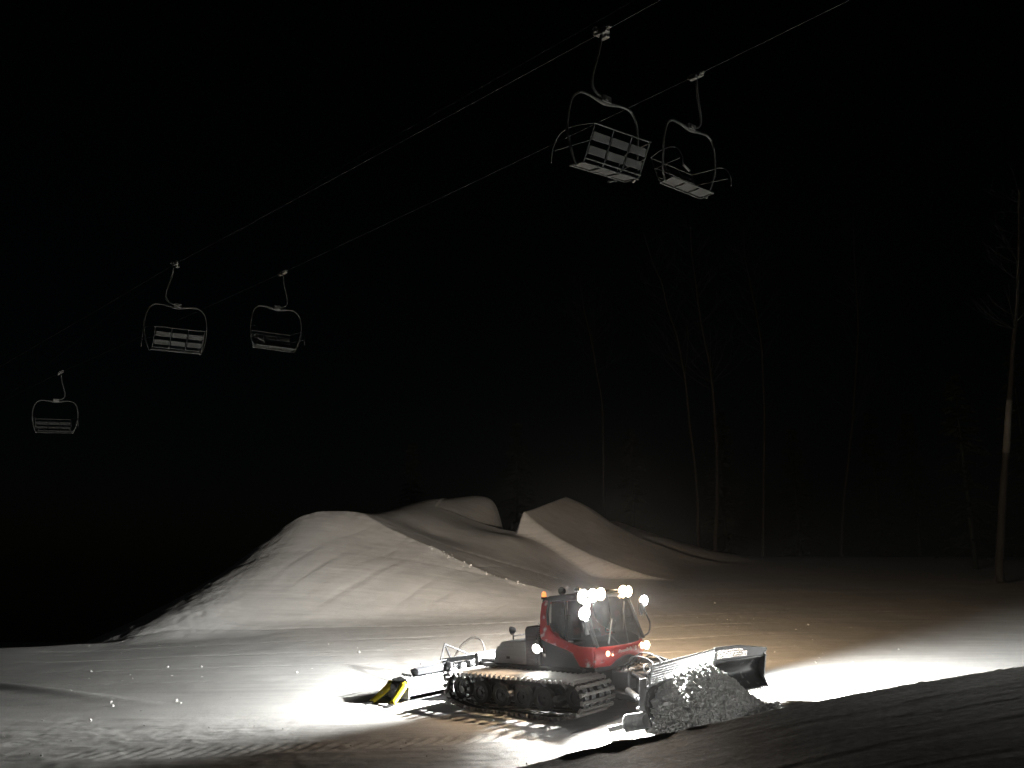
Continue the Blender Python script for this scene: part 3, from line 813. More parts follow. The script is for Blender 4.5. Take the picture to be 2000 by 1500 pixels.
# blade: main mouldboard and wings
def mould(a, b, z0=0.06, z1=1.02, lift=0.0, dep=.28, n=12, thick=.05, sweep=None):
    """curved sheet from a to b (plan points), concave to the front"""
    a = Vector((*a, 0)); b = Vector((*b, 0)); d = (b - a).normalized(); f = Vector((d.y, -d.x, 0))
    if f.x < 0: f = -f
    rows = []
    for k in range(n + 1):
        t = k / n; z = z0 + (z1 - z0) * t
        off = dep * ((2 * t - 1) ** 2) - dep * .35
        rows.append([a.lerp(b, j / 8) + f * off + Vector((0, 0, z + lift * (j / 8))) for j in range(9)])
    return rows, f
BA, BB, BC = (3.60, -2.0), (3.50, 1.02), (4.05, 2.62)
rows, fdir = mould(BA, BB, z0=.24, z1=.93)
blade = MB().grid(rows).build("blade", MOULD, G, smooth=True, solid=.035)
rows2, fd2 = mould(BB, BC, z0=.24, z1=1.0, lift=.06)
wing = MB().grid(rows2).build("blade_wing", MOULD, G, smooth=True, solid=.035)
BD = (3.40, -2.50)
rows3, fd3 = mould(BA, BD, z1=.38, dep=.10)
wing2 = MB().grid(rows3).build("blade_wing", FROST, G, smooth=True, solid=.05)
MB().cyl((3.12, -2.66, .10), (3.50, -2.2, .16), .06, 12).build("wing_skid", STEEL, G)
def teeth(a, b, z, f, n, par):
    t = MB(); a = Vector((*a, z)); b = Vector((*b, z)); d = (b - a) / n
    for k in range(n):
        c0 = a + d * (k + .5) + f * .13
        w = d.length * .38; u = d.normalized()
        t.add([c0 - u * w, c0 + u * w, c0 + u * w * .3 + f * .05 - Vector((0, 0, .10)), c0 - u * w * .3 + f * .05 - Vector((0, 0, .10)),
               c0 - u * w - f * .02, c0 + u * w - f * .02, c0 + u * w * .3 + f * .03 - Vector((0, 0, .10)), c0 - u * w * .3 + f * .03 - Vector((0, 0, .10))],
              [(0, 1, 2, 3), (4, 7, 6, 5), (0, 4, 5, 1), (1, 5, 6, 2), (2, 6, 7, 3), (3, 7, 4, 0)])
    o = t.build("cutting_teeth", STEEL, par); o["kind"] = "stuff"
teeth(BA, BB, .27, fdir, 34, blade); teeth(BB, BC, .29, fd2, 20, wing)

def guard(a, b, z0, z1, f, slots, par, name="snow_guard", ramp=None):
    """perforated sheet on top of the mouldboard: real holes"""
    a = Vector((*a, 0)) + f * .17; b = Vector((*b, 0)) + f * .17; L = (b - a).length; d = (b - a).normalized()
    nx = 2 * int(L / .05) + 1; nz_ = 2 * int((z1 - z0) / .05) + 1
    def cs(n):                                              # narrow webs, wide holes
        w = [.24 if i % 2 == 0 else .76 for i in range(n)]; s0 = sum(w); c_ = [0]
        for q in w: c_.append(c_[-1] + q / s0)
        return c_
    cx, cz_ = cs(nx), cs(nz_)
    g = MB(); vid = {}
    def V(i, k):
        if (i, k) not in vid:
            vid[(i, k)] = len(g.v)
            t = cx[i]; zz = z0 + (z1 - z0) * cz_[k] * (ramp(t) if ramp else 1)
            g.v.append(tuple(a + d * (L * t) + f * (.10 * cz_[k]) + Vector((0, 0, zz))))
        return vid[(i, k)]
    for i in range(nx):
        for k in range(nz_):
            if i % 2 == 1 and k % 2 == 1 and slots(i / nx, k / nz_): continue
            g.f.append((V(i, k), V(i + 1, k), V(i + 1, k + 1), V(i, k + 1)))
    o = g.build(name, MESHG, par, solid=.012)
    fr = MB()
    zt = lambda t: z0 + (z1 - z0) * (ramp(t) if ramp else 1)
    fr.tube([a + d * (L * t) + f * .10 + Vector((0, 0, zt(t) + .01)) for t in np.linspace(0, 1, 9)], .018, 6)
    fr.tube([a + Vector((0, 0, z0)), b + Vector((0, 0, z0))], .022, 6)
    for t in (0, 1): fr.beam(a + d * L * t + Vector((0, 0, z0)), a + d * L * t + f * .10 + Vector((0, 0, zt(t))), .03, .03, up=d)
    fr.build("guard_frame", STEEL, o)
    return o, a, d, L
g1, ga, gd, gl = guard(BA, BB, .94, 1.32, fdir, lambda u, v: True, blade)
for k, t in enumerate((.08, .2, .33, .45, .62, .73, .84, .95)):       # white wedges put in for light coming through the guard
    c0 = ga + gd * gl * t + Vector((0, 0, .95))
    MB().add([c0 - gd * .05 + fdir * .04, c0 + gd * .05 + fdir * .04, c0 + fdir * .06 + Vector((0, 0, .15 + .03 * (k % 3))), c0 - gd * .05 - fdir * .01, c0 + gd * .05 - fdir * .01],
             [(0, 1, 2), (3, 2, 4), (0, 2, 3), (1, 4, 2), (0, 3, 4, 1)]).build("light_wedge", CHUNK, g1)
guard(BB, BC, 1.02, 1.34, fd2, lambda u, v: u < .62 and .15 < v < .85 - u * .3, wing, ramp=lambda t: 1.0 if t < .45 else 1.0 - .45 * (t - .45) / .55)
s_ = MB()
for t in (.1, .4, .7, .95): s_.box(ga + gd * gl * t + fdir * .10 + Vector((0, 0, 1.345)), (.03, .03, .03))
s_.build("guard_bolt", CHROME, g1)
s_ = MB(); s_.prism([(3.54, .08), (3.50, .5), (3.56, 1.05), (3.74, 1.08), (3.64, .5), (3.80, .08)], -2.06, -2.0); s_.build("blade_end_plate", BLACK, G, bevel=.008)
# end plate of the wing
we = MB(); e0 = Vector((*BC, 0)); fz = fd2
we.add([e0 + fz * -.1 + Vector((0, 0, .28)), e0 + fz * .22 + Vector((0, 0, .28)), e0 + fz * .10 + Vector((0, 0, .5)), e0 + fz * .24 + Vector((0, 0, 1.05)), e0 + fz * -.1 + Vector((0, 0, 1.0))], [(0, 1, 2, 3, 4)])
we.build("wing_end_plate", MOULD, G, solid=.03)
MB().cyl(e0 + fz * .2 + Vector((0, 0, 1.06)), e0 + fz * .2 + Vector((0, 0, 1.16)), .04, 10).build("marker_stud", CHROME, G)

# rear lift frame and tiller
MB().beam((-2.35, -.62, 1.13), (-4.05, -.62, .86), .13, .13).build("lift_arm", FROST, G, bevel=.02)
MB().beam((-2.35, .62, 1.13), (-4.05, .62, .86), .13, .13).build("lift_arm", FROST, G, bevel=.02)
MB().beam((-2.2, -.62, .50), (-3.95, -.70, .42), .12, .14).build("lower_link", BLACK, G, bevel=.02)
MB().beam((-2.2, .62, .50), (-3.95, .70, .42), .12, .14).build("lower_link", BLACK, G, bevel=.02)
MB().beam((-2.35, -1.0, .95), (-2.35, 1.0, .95), .14, .5).build("rear_plate", BLACK, G, bevel=.02)
MB().box((-1.98, 0, .98), (.5, 1.9, .16)).build("rear_deck", BLACK, G, bevel=.02)
for y in (-.35, .3):
    MB().cyl((-2.5, y, 1.0), (-3.2, y - .05, .82), .07, 14).build("lift_cylinder", STEEL, G)
    MB().cyl((-3.15, y - .05, .83), (-3.85, y - .08, .62), .035, 12).build("cylinder_rod", CHROME, G)
MB().cyl((-3.0, -.52, .72), (-3.0, .5, .72), .10, 16).build("tiller_motor", STEEL, G)
MB().cyl((-3.5, -.85, .62), (-3.25, -.2, .80), .085, 16).build("tiller_motor", FROST, G)
MB().cyl((-3.55, .1, .66), (-3.3, .8, .82), .085, 16).build("tiller_motor", FROST, G)
MB().tube([(-4.25, -.55, .82), (-4.42, -.20, 1.26), (-4.42, .02, .84)], .035, 8).tube([(-4.42, -.20, 1.26), (-3.95, .30, .95)], .03, 8).build("stand_frame", BLACK, G)
MB().tube(bez([(-4.35, .12, .86), (-4.15, .22, 1.18), (-3.80, .30, 1.40), (-3.45, .32, 1.36), (-3.30, .30, 1.12), (-3.30, .28, .98)], 7), .032, 8).build("hydraulic_hose", HOSE, G, smooth=True)
random.seed(3)
for k in range(9):
    y0 = random.uniform(-.7, .7); y1 = random.uniform(-.9, .9)
    MB().tube(bez([(-2.6, y0, .95), (-2.95, y0 * .8, 1.02 + random.uniform(-.05, .08)), (-3.4, (y0 + y1) / 2, .86 + random.uniform(-.08, .08)), (-3.9, y1, .74)], 5), .017, 6).build("hydraulic_hose", RUBBER if k % 3 else HOSE, G, smooth=True)
for k in range(7):
    p = Vector((random.uniform(-3.9, -2.9), random.uniform(-.9, .6), random.uniform(.58, .84)))
    MB().box(p, (random.uniform(.1, .25), random.uniform(.08, .2), random.uniform(.08, .16)), Matrix.Rotation(random.uniform(-.6, .6), 3, 'Z')).build("valve_block", STEEL if k % 2 else BLACK, G, bevel=.01)
# tiller beam in two leaves
_before = set(G.children)
for sy in (-1, 1):
    MB().prism([(-4.30, .66), (-4.36, .80), (-4.16, .86), (-4.02, .80), (-4.06, .66)], sy * .04, sy * 2.02).build("tiller_beam", DARK, G, bevel=.015)
    hs = MB().prism([(-4.05, .16), (-4.0, .42), (-4.08, .60), (-4.34, .66), (-4.62, .58), (-4.78, .40), (-4.80, .22), (-4.70, .20), (-4.60, .44), (-4.34, .54), (-4.16, .48), (-4.12, .16)], sy * .03, sy * 2.36)
    ho = hs.build("tiller_housing", FROST, G, bevel=.012)
    for k in range(6):
        MB().box((-4.40, sy * (.2 + k * .38), .665), (.45, .035, .05), Matrix.Rotation(R(6), 3, 'Y')).build("housing_rib", STEEL, ho)
    MB().prism([(-4.78, .36), (-4.98, .14), (-5.30, .02), (-5.30, .0), (-4.96, .11), (-4.75, .34)], sy * .03, sy * 2.30).build("finisher_mat", RUBBER, G)
    cm = MB()
    for k in range(44): cm.box((-5.30, sy * (.06 + k * .052), .02), (.16, .022, .045))
    o = cm.build("finisher_comb", RUBBER, G); o["kind"] = "stuff"
    MB().cyl((-4.36, sy * .05, .24), (-4.36, sy * 2.3, .24), .11, 14).build("tiller_shaft", STEEL, G)
    cc = MB()
    for k in range(60):
        an = k * 1.1; y = sy * (.08 + k * .037)
        cc.box((-4.36 + math.cos(an) * .14, y, .24 + math.sin(an) * .14), (.05, .02, .05), Matrix.Rotation(-an, 3, 'Y'))
    o = cc.build("tiller_teeth", STEEL, G); o["kind"] = "stuff"
    MB().prism([(-4.02, .10), (-4.0, .46), (-4.10, .62), (-4.36, .68), (-4.66, .60), (-4.84, .40), (-4.86, .10)], sy * 2.37, sy * 2.42).build("end_plate", FROST, G, bevel=.01)
    MB().box((-4.15, sy * 1.1, .93), (.05, 1.4, .03)).build("support_rail", DARK, G)
    # yellow side flaps that smooth the edge of the lane
    def flap(x0, x1, w, tip):
        rows = []
        for i in range(9):
            t = i / 8
            y = sy * (2.44 + .62 * t); z = .52 - .42 * t ** .8
            hw = w * (1 - .35 * t)
            xm = x0 + (x1 - x0) * t
            rows.append([(xm - hw, y, z - .05), (xm - hw * .4, y, z + .03 * (1 - t)), (xm + hw * .4, y, z + .03 * (1 - t)), (xm + hw, y, z - .05)])
        return rows
    MB().grid(flap(-4.18, -4.02, .17, 0)).build("side_flap", YELLOW, G, smooth=True, solid=.03)
    MB().grid(flap(-4.70, -4.86, .17, 0)).build("side_flap", YELLOW, G, smooth=True, solid=.03)
    for xa in (-4.02, -4.86):
        MB().add([(xa - .11, sy * 3.06, .09), (xa + .11, sy * 3.06, .09), (xa + .06, sy * 3.34, .015), (xa - .06, sy * 3.34, .015), (xa - .11, sy * 3.06, .05), (xa + .11, sy * 3.06, .05), (xa + .06, sy * 3.34, .0), (xa - .06, sy * 3.34, .0)],
                 [(0, 1, 2, 3), (4, 7, 6, 5), (0, 4, 5, 1), (1, 5, 6, 2), (2, 6, 7, 3), (3, 7, 4, 0)]).build("flap_tip", RUBBER, G)
    MB().cyl((-4.30, sy * 2.42, .40), (-4.62, sy * 2.42, .40), .14, 12).cyl((-4.45, sy * 2.42, .40), (-4.45, sy * 2.62, .40), .10, 12).build("flap_hinge", RUBBER, G, bevel=.01)

for o in set(G.children) - _before:          # the whole tiller rides close behind the lift frame
    for q in [o] + list(o.children):
        for v in q.data.vertices: v.co.x += .28; v.co.y *= .92; v.co.z -= .02

# ------------------------------------------------------------------ snow heap in front of the blade
def lumps(name, centres, sizes, m, seed=1, sub=1):
    rg = random.Random(seed)
    bmt = []
    import bmesh
    bm_ = bmesh.new(); bmesh.ops.create_icosphere(bm_, subdivisions=sub, radius=1.0)
    base_v = [v.co.copy() for v in bm_.verts]; base_f = [tuple(v.index for v in f.verts) for f in bm_.faces]; bm_.free()
    b = MB()
    for c0, s0 in zip(centres, sizes):
        rot = Matrix.Rotation(rg.uniform(0, 6.28), 3, Vector((rg.uniform(-1, 1), rg.uniform(-1, 1), rg.uniform(-1, 1))).normalized())
        sc_ = Vector((rg.uniform(.6, 1.3), rg.uniform(.6, 1.3), rg.uniform(.5, 1.0)))
        b.add([Vector(c0) + (rot @ Vector((v.x * sc_.x, v.y * sc_.y, v.z * sc_.z))) * s0 * rg.uniform(.85, 1.13) for v in base_v], base_f)
    return b
def heap_h(x, y):
    """height of the heap in groomer axes"""
    yy = (y + .12) / 1.95; top = 1.03 * max(0, 1 - abs(yy) ** 2.8)
    f = (x - 3.66) / (1.08 - .2 * yy)
    if f < 0: return top
    return top * max(0, 1 - f ** 1.7)
ctr, siz = [], []
rg = random.Random(5)
for k in range(7500):
    x = rg.uniform(3.6, 5.0); y = rg.uniform(-2.1, 1.9)
    h = heap_h(x, y)
    if h < .02: 
        if rg.random() < .93: continue
    s0 = rg.choice([.012, .018, .025, .035, .05]) * rg.uniform(.8, 1.3)
    if rg.random() < .012: s0 = rg.uniform(.07, .11)
    p = GM @ Vector((x, y, 0))
    gz = ground_z(p.x, p.y) if False else 0
    ctr.append(GM @ Vector((x, y, h + rg.uniform(-.03, .02) + .02))); siz.append(s0)
hb = lumps("heap", ctr, siz, CHUNK, 2)
rows = []
for i in range(60):
    x = 3.64 + 1.5 * i / 59
    row = []
    for j in range(110):
        y = -2.1 + 4.1 * j / 109; h = heap_h(x, y)
        n = mnoise.fractal(Vector((x * 5, y * 5, 3)), .7, 2.2, 5) * .055 * min(1, h * 6)
        n += mnoise.noise(Vector((x * 2.2, y * 2.2, 9))) * .07 * min(1, h * 3)
        row.append(GM @ Vector((x, y, h + n - .03)))
    rows.append(row)
hb.grid(rows)
heap = hb.build("snow_heap", CHUNK, None)
tag(heap, "crumbly heap of pushed snow in front of the groomer's blade", "snow heap", kind="stuff")

# snow packed on the machine
rg = random.Random(12); ctr = []; siz = []
def strew(n, x0, x1, y0, y1, z, s0, s1):
    for _ in range(n): ctr.append(Vector((rg.uniform(x0, x1), rg.uniform(y0, y1), z + rg.uniform(-.01, .01)))); siz.append(rg.uniform(s0, s1))
strew(90, -4.35, -3.85, -2.1, 2.1, .60, .02, .06); strew(60, -2.2, -1.8, -.9, .9, 1.07, .02, .05); strew(40, -1.8, 1.0, -1.0, -.74, .93, .012, .03)
strew(50, 1.8, 2.3, -.5, .5, .94, .02, .05); strew(24, -4.0, -3.0, -.7, .7, .80, .02, .05); strew(40, 3.2, 3.45, -1.9, .9, .40, .03, .06)
for sy in (-1, 1): strew(60, -2.2, 1.5, sy * 1.45 - .5, sy * 1.45 + .5, .84, .008, .02)
o = lumps("packed", ctr, siz, CHUNK, 8).build("packed_snow", CHUNK, G); o["kind"] = "stuff"

# crumbs lying on the run
ctr, siz = [], []
rg = random.Random(9)
for k in range(240):                                   # spill around the blade
    a = rg.uniform(0, 1); x = 4.6 + rg.gauss(.3, .35) ; y = -1.6 + rg.uniform(-1.2, 3.5)
    p = GM @ Vector((x, y, 0)); ctr.append(Vector((p.x, p.y, ground_z(p.x, p.y) + .01))); siz.append(rg.uniform(.012, .05))
for k in range(40):                                   # broken snow along the crest of the near mound
    t = rg.choice([4.1, 4.3, 4.7, 5.2, 5.5]) + rg.gauss(0, .12); i = int(t); p = CR[i].lerp(CR[i + 1], t - i)
    x_, y_ = p.x + rg.gauss(0, .22), p.y + rg.gauss(-.05, .22); ctr.append(Vector((x_, y_, ground_z(x_, y_) - .005))); siz.append(rg.uniform(.015, .06))
for k in range(230):
    Yc = 16.5 + 22 * rg.random() ** 1.8; Xc = rg.uniform(-.62, .45) * Yc
    ctr.append(Vector((Xc, Yc, ground_z(Xc, Yc) + .005))); siz.append(rg.choice([.01, .012, .016, .022]))
for px, py, Yc in ((345, 1370, 21.5), (352, 1374, 21.4), (177, 1408, 20), (178, 1312, 27), (216, 1373, 21.3), (220, 1380, 21.1), (770, 1232, 34), (702, 1273, 30), (328, 1303, 27.5), (394, 1303, 27.5), (580, 1314, 26), (1395, 1150, 50), (1580, 1240, 33)):
    p = site(px, py, Yc); 
    for _ in range(12):
        gz = ground_z(p.x, p.y); 
        k_ = (CAM_Z - gz) / max(.05, (CAM_Z - p.z)) ; p = Vector((p.x * k_, p.y * k_, CAM_Z - (CAM_Z - p.z) * k_)) if abs(k_ - 1) < .6 else p
    ctr.append(Vector((p.x, p.y, ground_z(p.x, p.y) + .02))); siz.append(.05)
cr = lumps("crumbs", ctr, siz, CHUNK, 4).build("snow_crumbs", CHUNK, None)
tag(cr, "loose crumbs of snow scattered over the groomed run", "snow crumbs", kind="stuff")

# ------------------------------------------------------------------ chairlift
CPAINT = mat("chair_grey_paint", (0.062, 0.066, 0.063), 0.55, 0.2, noise=0.2, nscale=12, bump=0.1)
CSEAT = mat("chair_seat", (0.030, 0.032, 0.031), 0.6, noise=0.2, nscale=9, bump=0.15)
CSLAT = mat("chair_slat", (0.052, 0.055, 0.053), 0.6, noise=0.2, nscale=9, bump=0.15)
CGRIP = mat("grip_zinc", (0.28, 0.28, 0.27), 0.4, 0.6, noise=0.2, nscale=15)
ROPE = mat("wire_rope", (0.010, 0.010, 0.0097), 0.85, 0.0, noise=0.3, nscale=50)

def make_chair(label, cable):
    root = bpy.data.objects.new("lift_chair", None); COL.objects.link(root); root.empty_display_size = .3
    tag(root, label, "chairlift chair", "triple chairs hanging from the lift cables")
    P_ = lambda mb, nm, m_, par=root, **k: mb.build(nm, m_, par, **k)
    g = MB(); g.box((0, .02, .0), (.34, .12, .13)); g.box((.0, -.06, -.07), (.2, .10, .12)); g.cyl((-.26, .03, .03), (.26, .03, .03), .045, 10); g.box((.12, .10, .05), (.09, .1, .12))
    P_(g, "grip", CGRIP, bevel=.015)
    P_(MB().tube(bez([(0, .05, -.08), (0, .10, -.45), (0, .22, -.90), (0, .25, -1.10), (0, .20, -1.28), (0, .02, -1.38), (0, -.10, -1.40)], 6), .034, 10), "hanger_arm", CPAINT, smooth=True)
    br = MB().box((0, -.14, -1.42), (.14, .26, .14)); br.cyl((-.09, -.14, -1.42), (.09, -.14, -1.42), .04, 10)
    P_(br, "pivot_bracket", CGRIP, bevel=.01)
    C0 = -.14
    bl = []
    pts = [(-.10, -.80, -3.02), (-.06, -.93, -2.72), (0, -1.0, -2.3), (0, -.99, -1.95), (0, -.90, -1.62), (0, -.70, -1.45), (0, -.42, -1.44), (0, 0, -1.49), (0, .42, -1.44), (0, .70, -1.45), (0, .90, -1.62), (0, .99, -1.95), (0, 1.0, -2.3), (-.06, .93, -2.72), (-.10, .80, -3.02)]
    pp = bez([(x, y + C0, z) for x, y, z in pts], 6)
    rr = [.03 + .022 * math.exp(-((p.y - C0) / .3) ** 2) * (1 if p.z > -1.7 else 0) for p in pp]
    P_(MB().tube(pp, rr, 10), "bail", CPAINT, smooth=True)
    SX = -.20
    # seat
    sf = MB(); zz = -3.0
    for a, b in (((-.08, -.78), (-.08, .78)), ((.34, -.78), (.34, .78)), ((-.08, -.78), (.34, -.78)), ((-.08, .78), (.34, .78)), ((-.08, -.26), (.34, -.26)), ((-.08, .26), (.34, .26))):
        sf.tube([(a[0] + SX, a[1] + C0, zz + (.04 if a[0] > 0 else 0)), (b[0] + SX, b[1] + C0, zz + (.04 if b[0] > 0 else 0))], .018, 6)
    P_(sf, "seat_frame", CPAINT)
    for k in range(3):
        y = (k - 1) * .52 + C0
        P_(MB().box((.13 + SX, y, zz + .045), (.36, .46, .03), Matrix.Rotation(R(-4), 3, 'Y')), "seat_panel", CSEAT, bevel=.01)
    # backrest
    bx = lambda t: -.12 + SX - .26 * t
    bz = lambda t: -2.92 + .64 * t
    bf = MB()
    for t in (.0, 1.0): bf.tube([(bx(t), -.80 + C0, bz(t)), (bx(t), .80 + C0, bz(t))], .017, 6)
    for y in (-.78, -.26, .26, .78): bf.tube([(bx(-.12) + .05, y + C0, bz(-.12)), (bx(0), y + C0, bz(0)), (bx(1), y + C0, bz(1))], .015, 6)
    P_(bf, "back_frame", CPAINT)
    cn = MB()
    for sy in (-1, 1): cn.tube([(-.10, sy * .80 + C0, -3.02), (.02 + SX, sy * .78 + C0, zz + .01)], .022, 6)
    P_(cn, "seat_hinge", CGRIP)
    for t in (.26, .66):
        for k in range(3):
            y = (k - 1) * .52 + C0
            P_(MB().box((bx(t) - .0, y, bz(t)), (.018, .46, .165), Matrix.Rotation(R(-22), 3, 'Y')), "back_slat", CSLAT, bevel=.006)
    for sy in (-1, 1):
        y = sy * .93 + C0
        P_(MB().tube(bez([(bx(1), sy * .80 + C0, bz(1)), (-.1, y, -2.25), (.30, y, -2.30), (.52, y, -2.55), (.56, y, -2.85)], 5), .015, 6).tube([(bx(.5), sy * .80 + C0, bz(.5)), (.45, y, -2.62)], .012, 6), "arm_loop", CPAINT, smooth=True)
    P_(MB().tube([(.56, -.93 + C0, -2.80), (.56, -.70 + C0, -2.90)], .03, 6), "foot_stub", CPAINT)
    return root

def copy_tree(o, parent=None):
    c_ = o.copy(); COL.objects.link(c_)
    if parent: c_.parent = parent
    for ch_ in list(o.children): copy_tree(ch_, c_)
    return c_

LINE_DIR = Vector((-0.777, 0.629, 0)).normalized()
ang = math.atan2(LINE_DIR.y, LINE_DIR.x)
A = site(1178, 62, D=16.5); B = site(343, 515, D=26.5)
Cc = site(1358, 148, D=20.0); Dd = site(551, 533, D=30.4); Ee = site(117, 728, D=39.5)
chairs = [
    (A, ang, 1, "nearest chair seen from behind, grey back slats, high above the groomer"),
    (B, ang, 1, "grey slatted chair seen from behind on the upper cable at left"),
    (Cc, ang + math.pi, 1, "rightmost chair on the lower cable seen from below its seat"),
    (Dd, ang + math.pi, 1, "dim chair facing the camera, middle of the lower cable"),
    (Ee, ang + math.pi, 1, "small faint chair farthest down the lower cable at far left")]
proto = make_chair(chairs[0][3], None)
for i, (p, a, s_, lb) in enumerate(chairs):
    o = proto if i == 0 else copy_tree(proto)
    o["label"] = lb
    sway = (R(-3.5), R(-3), R(1.5), R(2), R(4.5))[i]
    tip = (R(-9), R(-6), R(6), R(2), R(0))[i]          # empty chairs hang tipped a little back
    o.matrix_world = Matrix.Translation(p) @ Matrix.Rotation(a - R((14, 14, 12, 12, 14)[i]), 4, 'Z') @ Matrix.Rotation(sway, 4, 'X') @ Matrix.Rotation(tip, 4, 'Y') @ Matrix.Scale(.95, 4)

def cable(name, pts, r_, label, cat="cable", group=None):
    b = MB().tube(pts, r_, 6); o = b.build(name, ROPE, None, smooth=True); return tag(o, label, cat, group)
def catenary(knots, sag=.12, n=10):
    out = []
    for a, b in zip(knots[:-1], knots[1:]):
        for k in range(n):
            t = k / n; p = a.lerp(b, t); p.z -= sag * 4 * t * (1 - t); out.append(p)
    out.append(knots[-1]); return out
dA = (B - A).normalized(); dC = (Dd - Cc).normalized()
up1 = A - dA * 16.4 + Vector((0, 0, .35)); up2 = Cc - dC * 16.5 + Vector((0, 0, .3))
dn1 = B + dA * 16.4 + Vector((0, 0, -.4)); dn1b = dn1 + (dn1 - B) * 2 + Vector((0, 0, -1))
dn2 = Ee + (Ee - Dd) * 2 + Vector((0, 0, -.8))
cable("lift_cable", catenary([A - dA * 33 + Vector((0, 0, 1.2)), up1, A, B, dn1, dn1b], .02), .009, "upper thick haul cable crossing the dark sky to the top edge")
cable("lift_cable", catenary([Cc - dC * 33 + Vector((0, 0, 1.0)), up2, Cc, Dd, Ee, dn2], .02), .009, "lower haul cable carrying the three chairs that face the camera")
q0 = site(1180, 34, D=17.5); q1 = site(700, 307, D=22.4)
dq = (q1 - q0)
cable("signal_cable", [q0 - dq * 3, q0, q1, q1 + dq * 1.6 + Vector((0, 0, -.5)), q1 + dq * 5 + Vector((0, 0, -4))], .003, "thin faint wire running just above the upper haul cable")

# ------------------------------------------------------------------ trees
BARKP = mat("lit_bark", (0.12, 0.12, 0.11), 0.8, noise=0.5, nscale=4, bump=0.5, bscale=9)  # brighter bark colour for the lit stretch of one trunk
BARK = mat("aspen_bark", (0.024, 0.023, 0.021), 0.8, noise=0.45, nscale=1.3, bump=0.6, bscale=9)
BARKD = mat("dark_bark", (0.014, 0.022, 0.018), 0.9, noise=0.4, nscale=3, bump=0.8, bscale=12)
NEEDLE = mat("needles", (0.012, 0.02, 0.010), 0.8, noise=0.35, nscale=2)
def bare_tree(pix, Y, r0, label, group, rgs, m=BARK, top_r=.25, extra=3.0):
    pts = [site(px, py, Y) for px, py in pix][::-1]      # from the ground up
    base = pts[0].copy(); 
    pts = [Vector((base.x, base.y, base.z - .8))] + pts
    last = pts[-1]; pts.append(last + (last - pts[-2]).normalized() * extra * .6 + Vector((rgs.uniform(-.3, .3), 0, extra * .5)))
    sp = bez(pts, 5); n = len(sp)
    root = empty("aspen_tree", base, label, "tree", group)
    loc = [p - base for p in sp]
    rad = [r0 * (1 - (1 - top_r) * (i / (n - 1)) ** 1.1) * (1 + .05 * rgs.uniform(-1, 1)) for i in range(n)]
    MB().tube(loc, rad, 10).build("trunk", m, root, smooth=True)
    br = MB()
    H = loc[-1].z
    for k in range(46):
        t = rgs.uniform(.45 if r0 < .25 else .72, 1.0); i = min(n - 2, int(t * (n - 1))); p = loc[i]
        an = rgs.uniform(0, 6.28); L = (1.15 - t) * H * .20 + rgs.uniform(.4, 1.3)
        d = Vector((math.cos(an), math.sin(an), rgs.uniform(.4, 1.1))).normalized()
        q = [p, p + d * L * .5 + Vector((0, 0, .05)), p + d * L + Vector((rgs.uniform(-.2, .2), 0, L * .25))]
        br.tube(bez(q, 3), [rad[i] * .28 * (1 - .8 * j / 6) for j in range(7)], 5)
        for _ in range(4):
            s_ = p + d * L * rgs.uniform(.35, .95); d2 = (d + Vector((rgs.uniform(-1, 1), rgs.uniform(-1, 1), rgs.uniform(-.2, .8)))).normalized()
            br.tube([s_, s_ + d2 * L * .22, s_ + d2 * L * .42 + Vector((0, 0, .1))], [.016, .011, .005], 4)
    br.build("crown", BARKD, root)
    if r0 > .25:                                          # lit stretch of the trunk painted in as paler bark
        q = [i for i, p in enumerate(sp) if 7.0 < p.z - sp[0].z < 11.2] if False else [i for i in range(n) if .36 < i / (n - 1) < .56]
        MB().tube([loc[i] for i in q], [rad[i] * 1.03 for i in q], 12, cap=False).build("lit_patch", BARKP, root, smooth=True)
    return root
rgt = random.Random(21)
TREES = [
    ([(1276, 515), (1293, 554), (1304, 602), (1323, 658), (1331, 701), (1339, 745), (1347, 827), (1356, 900), (1362, 970), (1364, 1085)], 76, .17, "left one of the two leaning pale trunks right of the groomer's beams"),
    ([(1352, 500), (1358, 543), (1364, 593), (1375, 658), (1386, 710), (1392, 762), (1399, 866), (1401, 970), (1397, 1044), (1397, 1092)], 76, .20, "right, brighter one of the two leaning pale trunks behind the slope"),
    ([(1455, 500), (1461, 532), (1477, 610), (1487, 675), (1490, 732), (1493, 805), (1492, 900), (1490, 1098)], 79, .16, "faint bare trunk just right of the two leaning pale trunks"),
    ([(1668, 480), (1672, 560), (1676, 640), (1668, 780), (1659, 883), (1648, 980), (1642, 1101)], 80, .17, "dim bare trunk standing over the dark right part of the slope"),
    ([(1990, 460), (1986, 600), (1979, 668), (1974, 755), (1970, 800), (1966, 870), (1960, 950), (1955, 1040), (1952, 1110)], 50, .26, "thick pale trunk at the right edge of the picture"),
    ([(1140, 600), (1145, 622), (1156, 670), (1167, 736), (1175, 780), (1178, 860), (1180, 1015)], 84, .15, "thin bare trunk rising behind the jump ramp's crest")]
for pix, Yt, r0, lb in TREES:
    bare_tree(pix, Yt, r0, lb, "bare trees beyond the slope", rgt)

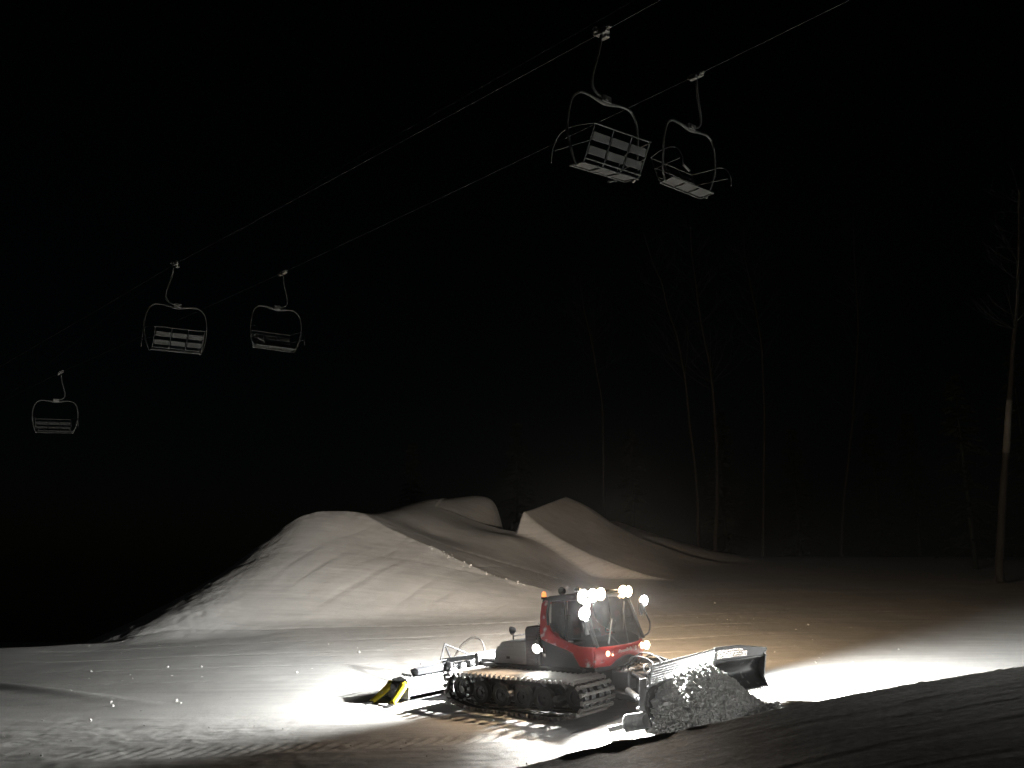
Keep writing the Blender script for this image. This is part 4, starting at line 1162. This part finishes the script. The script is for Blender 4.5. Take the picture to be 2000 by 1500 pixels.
def conifer_meshes(seed):
    rg_ = random.Random(seed); H = 15.0
    tk = MB().tube([(0, 0, -1.0), (0, 0, H * .5), (.05, 0, H * .98)], [.22, .12, .02], 8).mesh("trunk", BARKD, True)
    f = MB()
    for k in range(150):
        t = rg_.random() ** .85; z = 1.2 + t * (H - 1.5); L = (1 - t) ** .8 * 2.9 * rg_.uniform(.7, 1.1) + .25
        an = rg_.uniform(0, 6.28); d = Vector((math.cos(an), math.sin(an), 0)); sdv = Vector((-d.y, d.x, 0))
        for j in range(9):
            s0 = L * (j + 1) / 9.5; p = Vector((0, 0, z)) + d * s0 + Vector((0, 0, -.28 * s0 ** 1.25 / 1.6))
            for q in range(2):
                w = rg_.uniform(.25, .5) * (1.1 - j * .07); e = (sdv * rg_.choice((-1, 1)) + d * .8 + Vector((0, 0, rg_.uniform(-.6, .1)))).normalized()
                f.add([p, p + e * w + Vector((0, 0, .05)), p + e * w * .8 + d * .14 - Vector((0, 0, .08))], [(0, 1, 2)])
    return tk, f.mesh("crown", NEEDLE)
CON = [conifer_meshes(s_) for s_ in (1, 2, 3)]
con_labels = [
    ("dark fir beside the thick pale trunk at the right edge", 1905, 62, 1.0), ("tall dark fir at the far right behind the thick pale trunk", 2030, 66, 1.15),
    ("dark fir left of the rightmost firs", 1800, 84, 1.0), ("dark fir right of the dim bare trunk over the slope", 1725, 88, 1.1),
    ("dark fir between the faint trunk and the dim bare trunk", 1565, 90, 1.05), ("dark fir behind the two leaning pale trunks", 1420, 92, 1.2),
    ("dark fir just right of the jump ramp's crest", 1240, 94, 1.1), ("dark fir behind the notch between the snow mounds", 1010, 95, 1.15), ("dark fir above the far left crest", 800, 96, 1.0)]
for k, (lb, px, Yt, s_) in enumerate(con_labels):
    p = site(px, 1100, Yt); p.z = ground_z(p.x, p.y) if Yt < 90 else 3.0
    root = empty("fir_tree", Matrix.Translation(p) @ Matrix.Rotation(k * 1.7, 4, 'Z') @ Matrix.Scale(s_, 4), lb, "tree", "dark firs beyond the slope")
    for me_, nm in zip(CON[k % 3], ("trunk", "crown")):
        o = bpy.data.objects.new(nm, me_); COL.objects.link(o); o.parent = root

# ------------------------------------------------------------------ sheet of far ground so the valley and slope go on
far = MB(); rr_ = [(-165, -15), (165, -15), (165, 195), (-165, 195)]
far.add([(x, y, -13.0) for x, y in rr_], [(0, 1, 2, 3)])
tag(far.build("valley_ground", M_SNOW, None), "dark snow covered valley floor", kind="structure")

# ------------------------------------------------------------------ cold night air
hz = MB().box((0, 90, 12), (340, 220, 54)); 
hm = bpy.data.materials.new("haze_air"); hm.use_nodes = True
for n in list(hm.node_tree.nodes):
    if n.type != 'OUTPUT_MATERIAL': hm.node_tree.nodes.remove(n)
pv = hm.node_tree.nodes.new("ShaderNodeVolumePrincipled"); pv.inputs["Density"].default_value = 0.0008; pv.inputs["Anisotropy"].default_value = 0.93
pv.inputs["Color"].default_value = (.95, .97, 1, 1)
hm.node_tree.links.new(pv.outputs[0], [n for n in hm.node_tree.nodes if n.type == 'OUTPUT_MATERIAL'][0].inputs["Volume"])
tag(hz.build("haze", hm, None), "thin cold night air around the slope", kind="stuff")
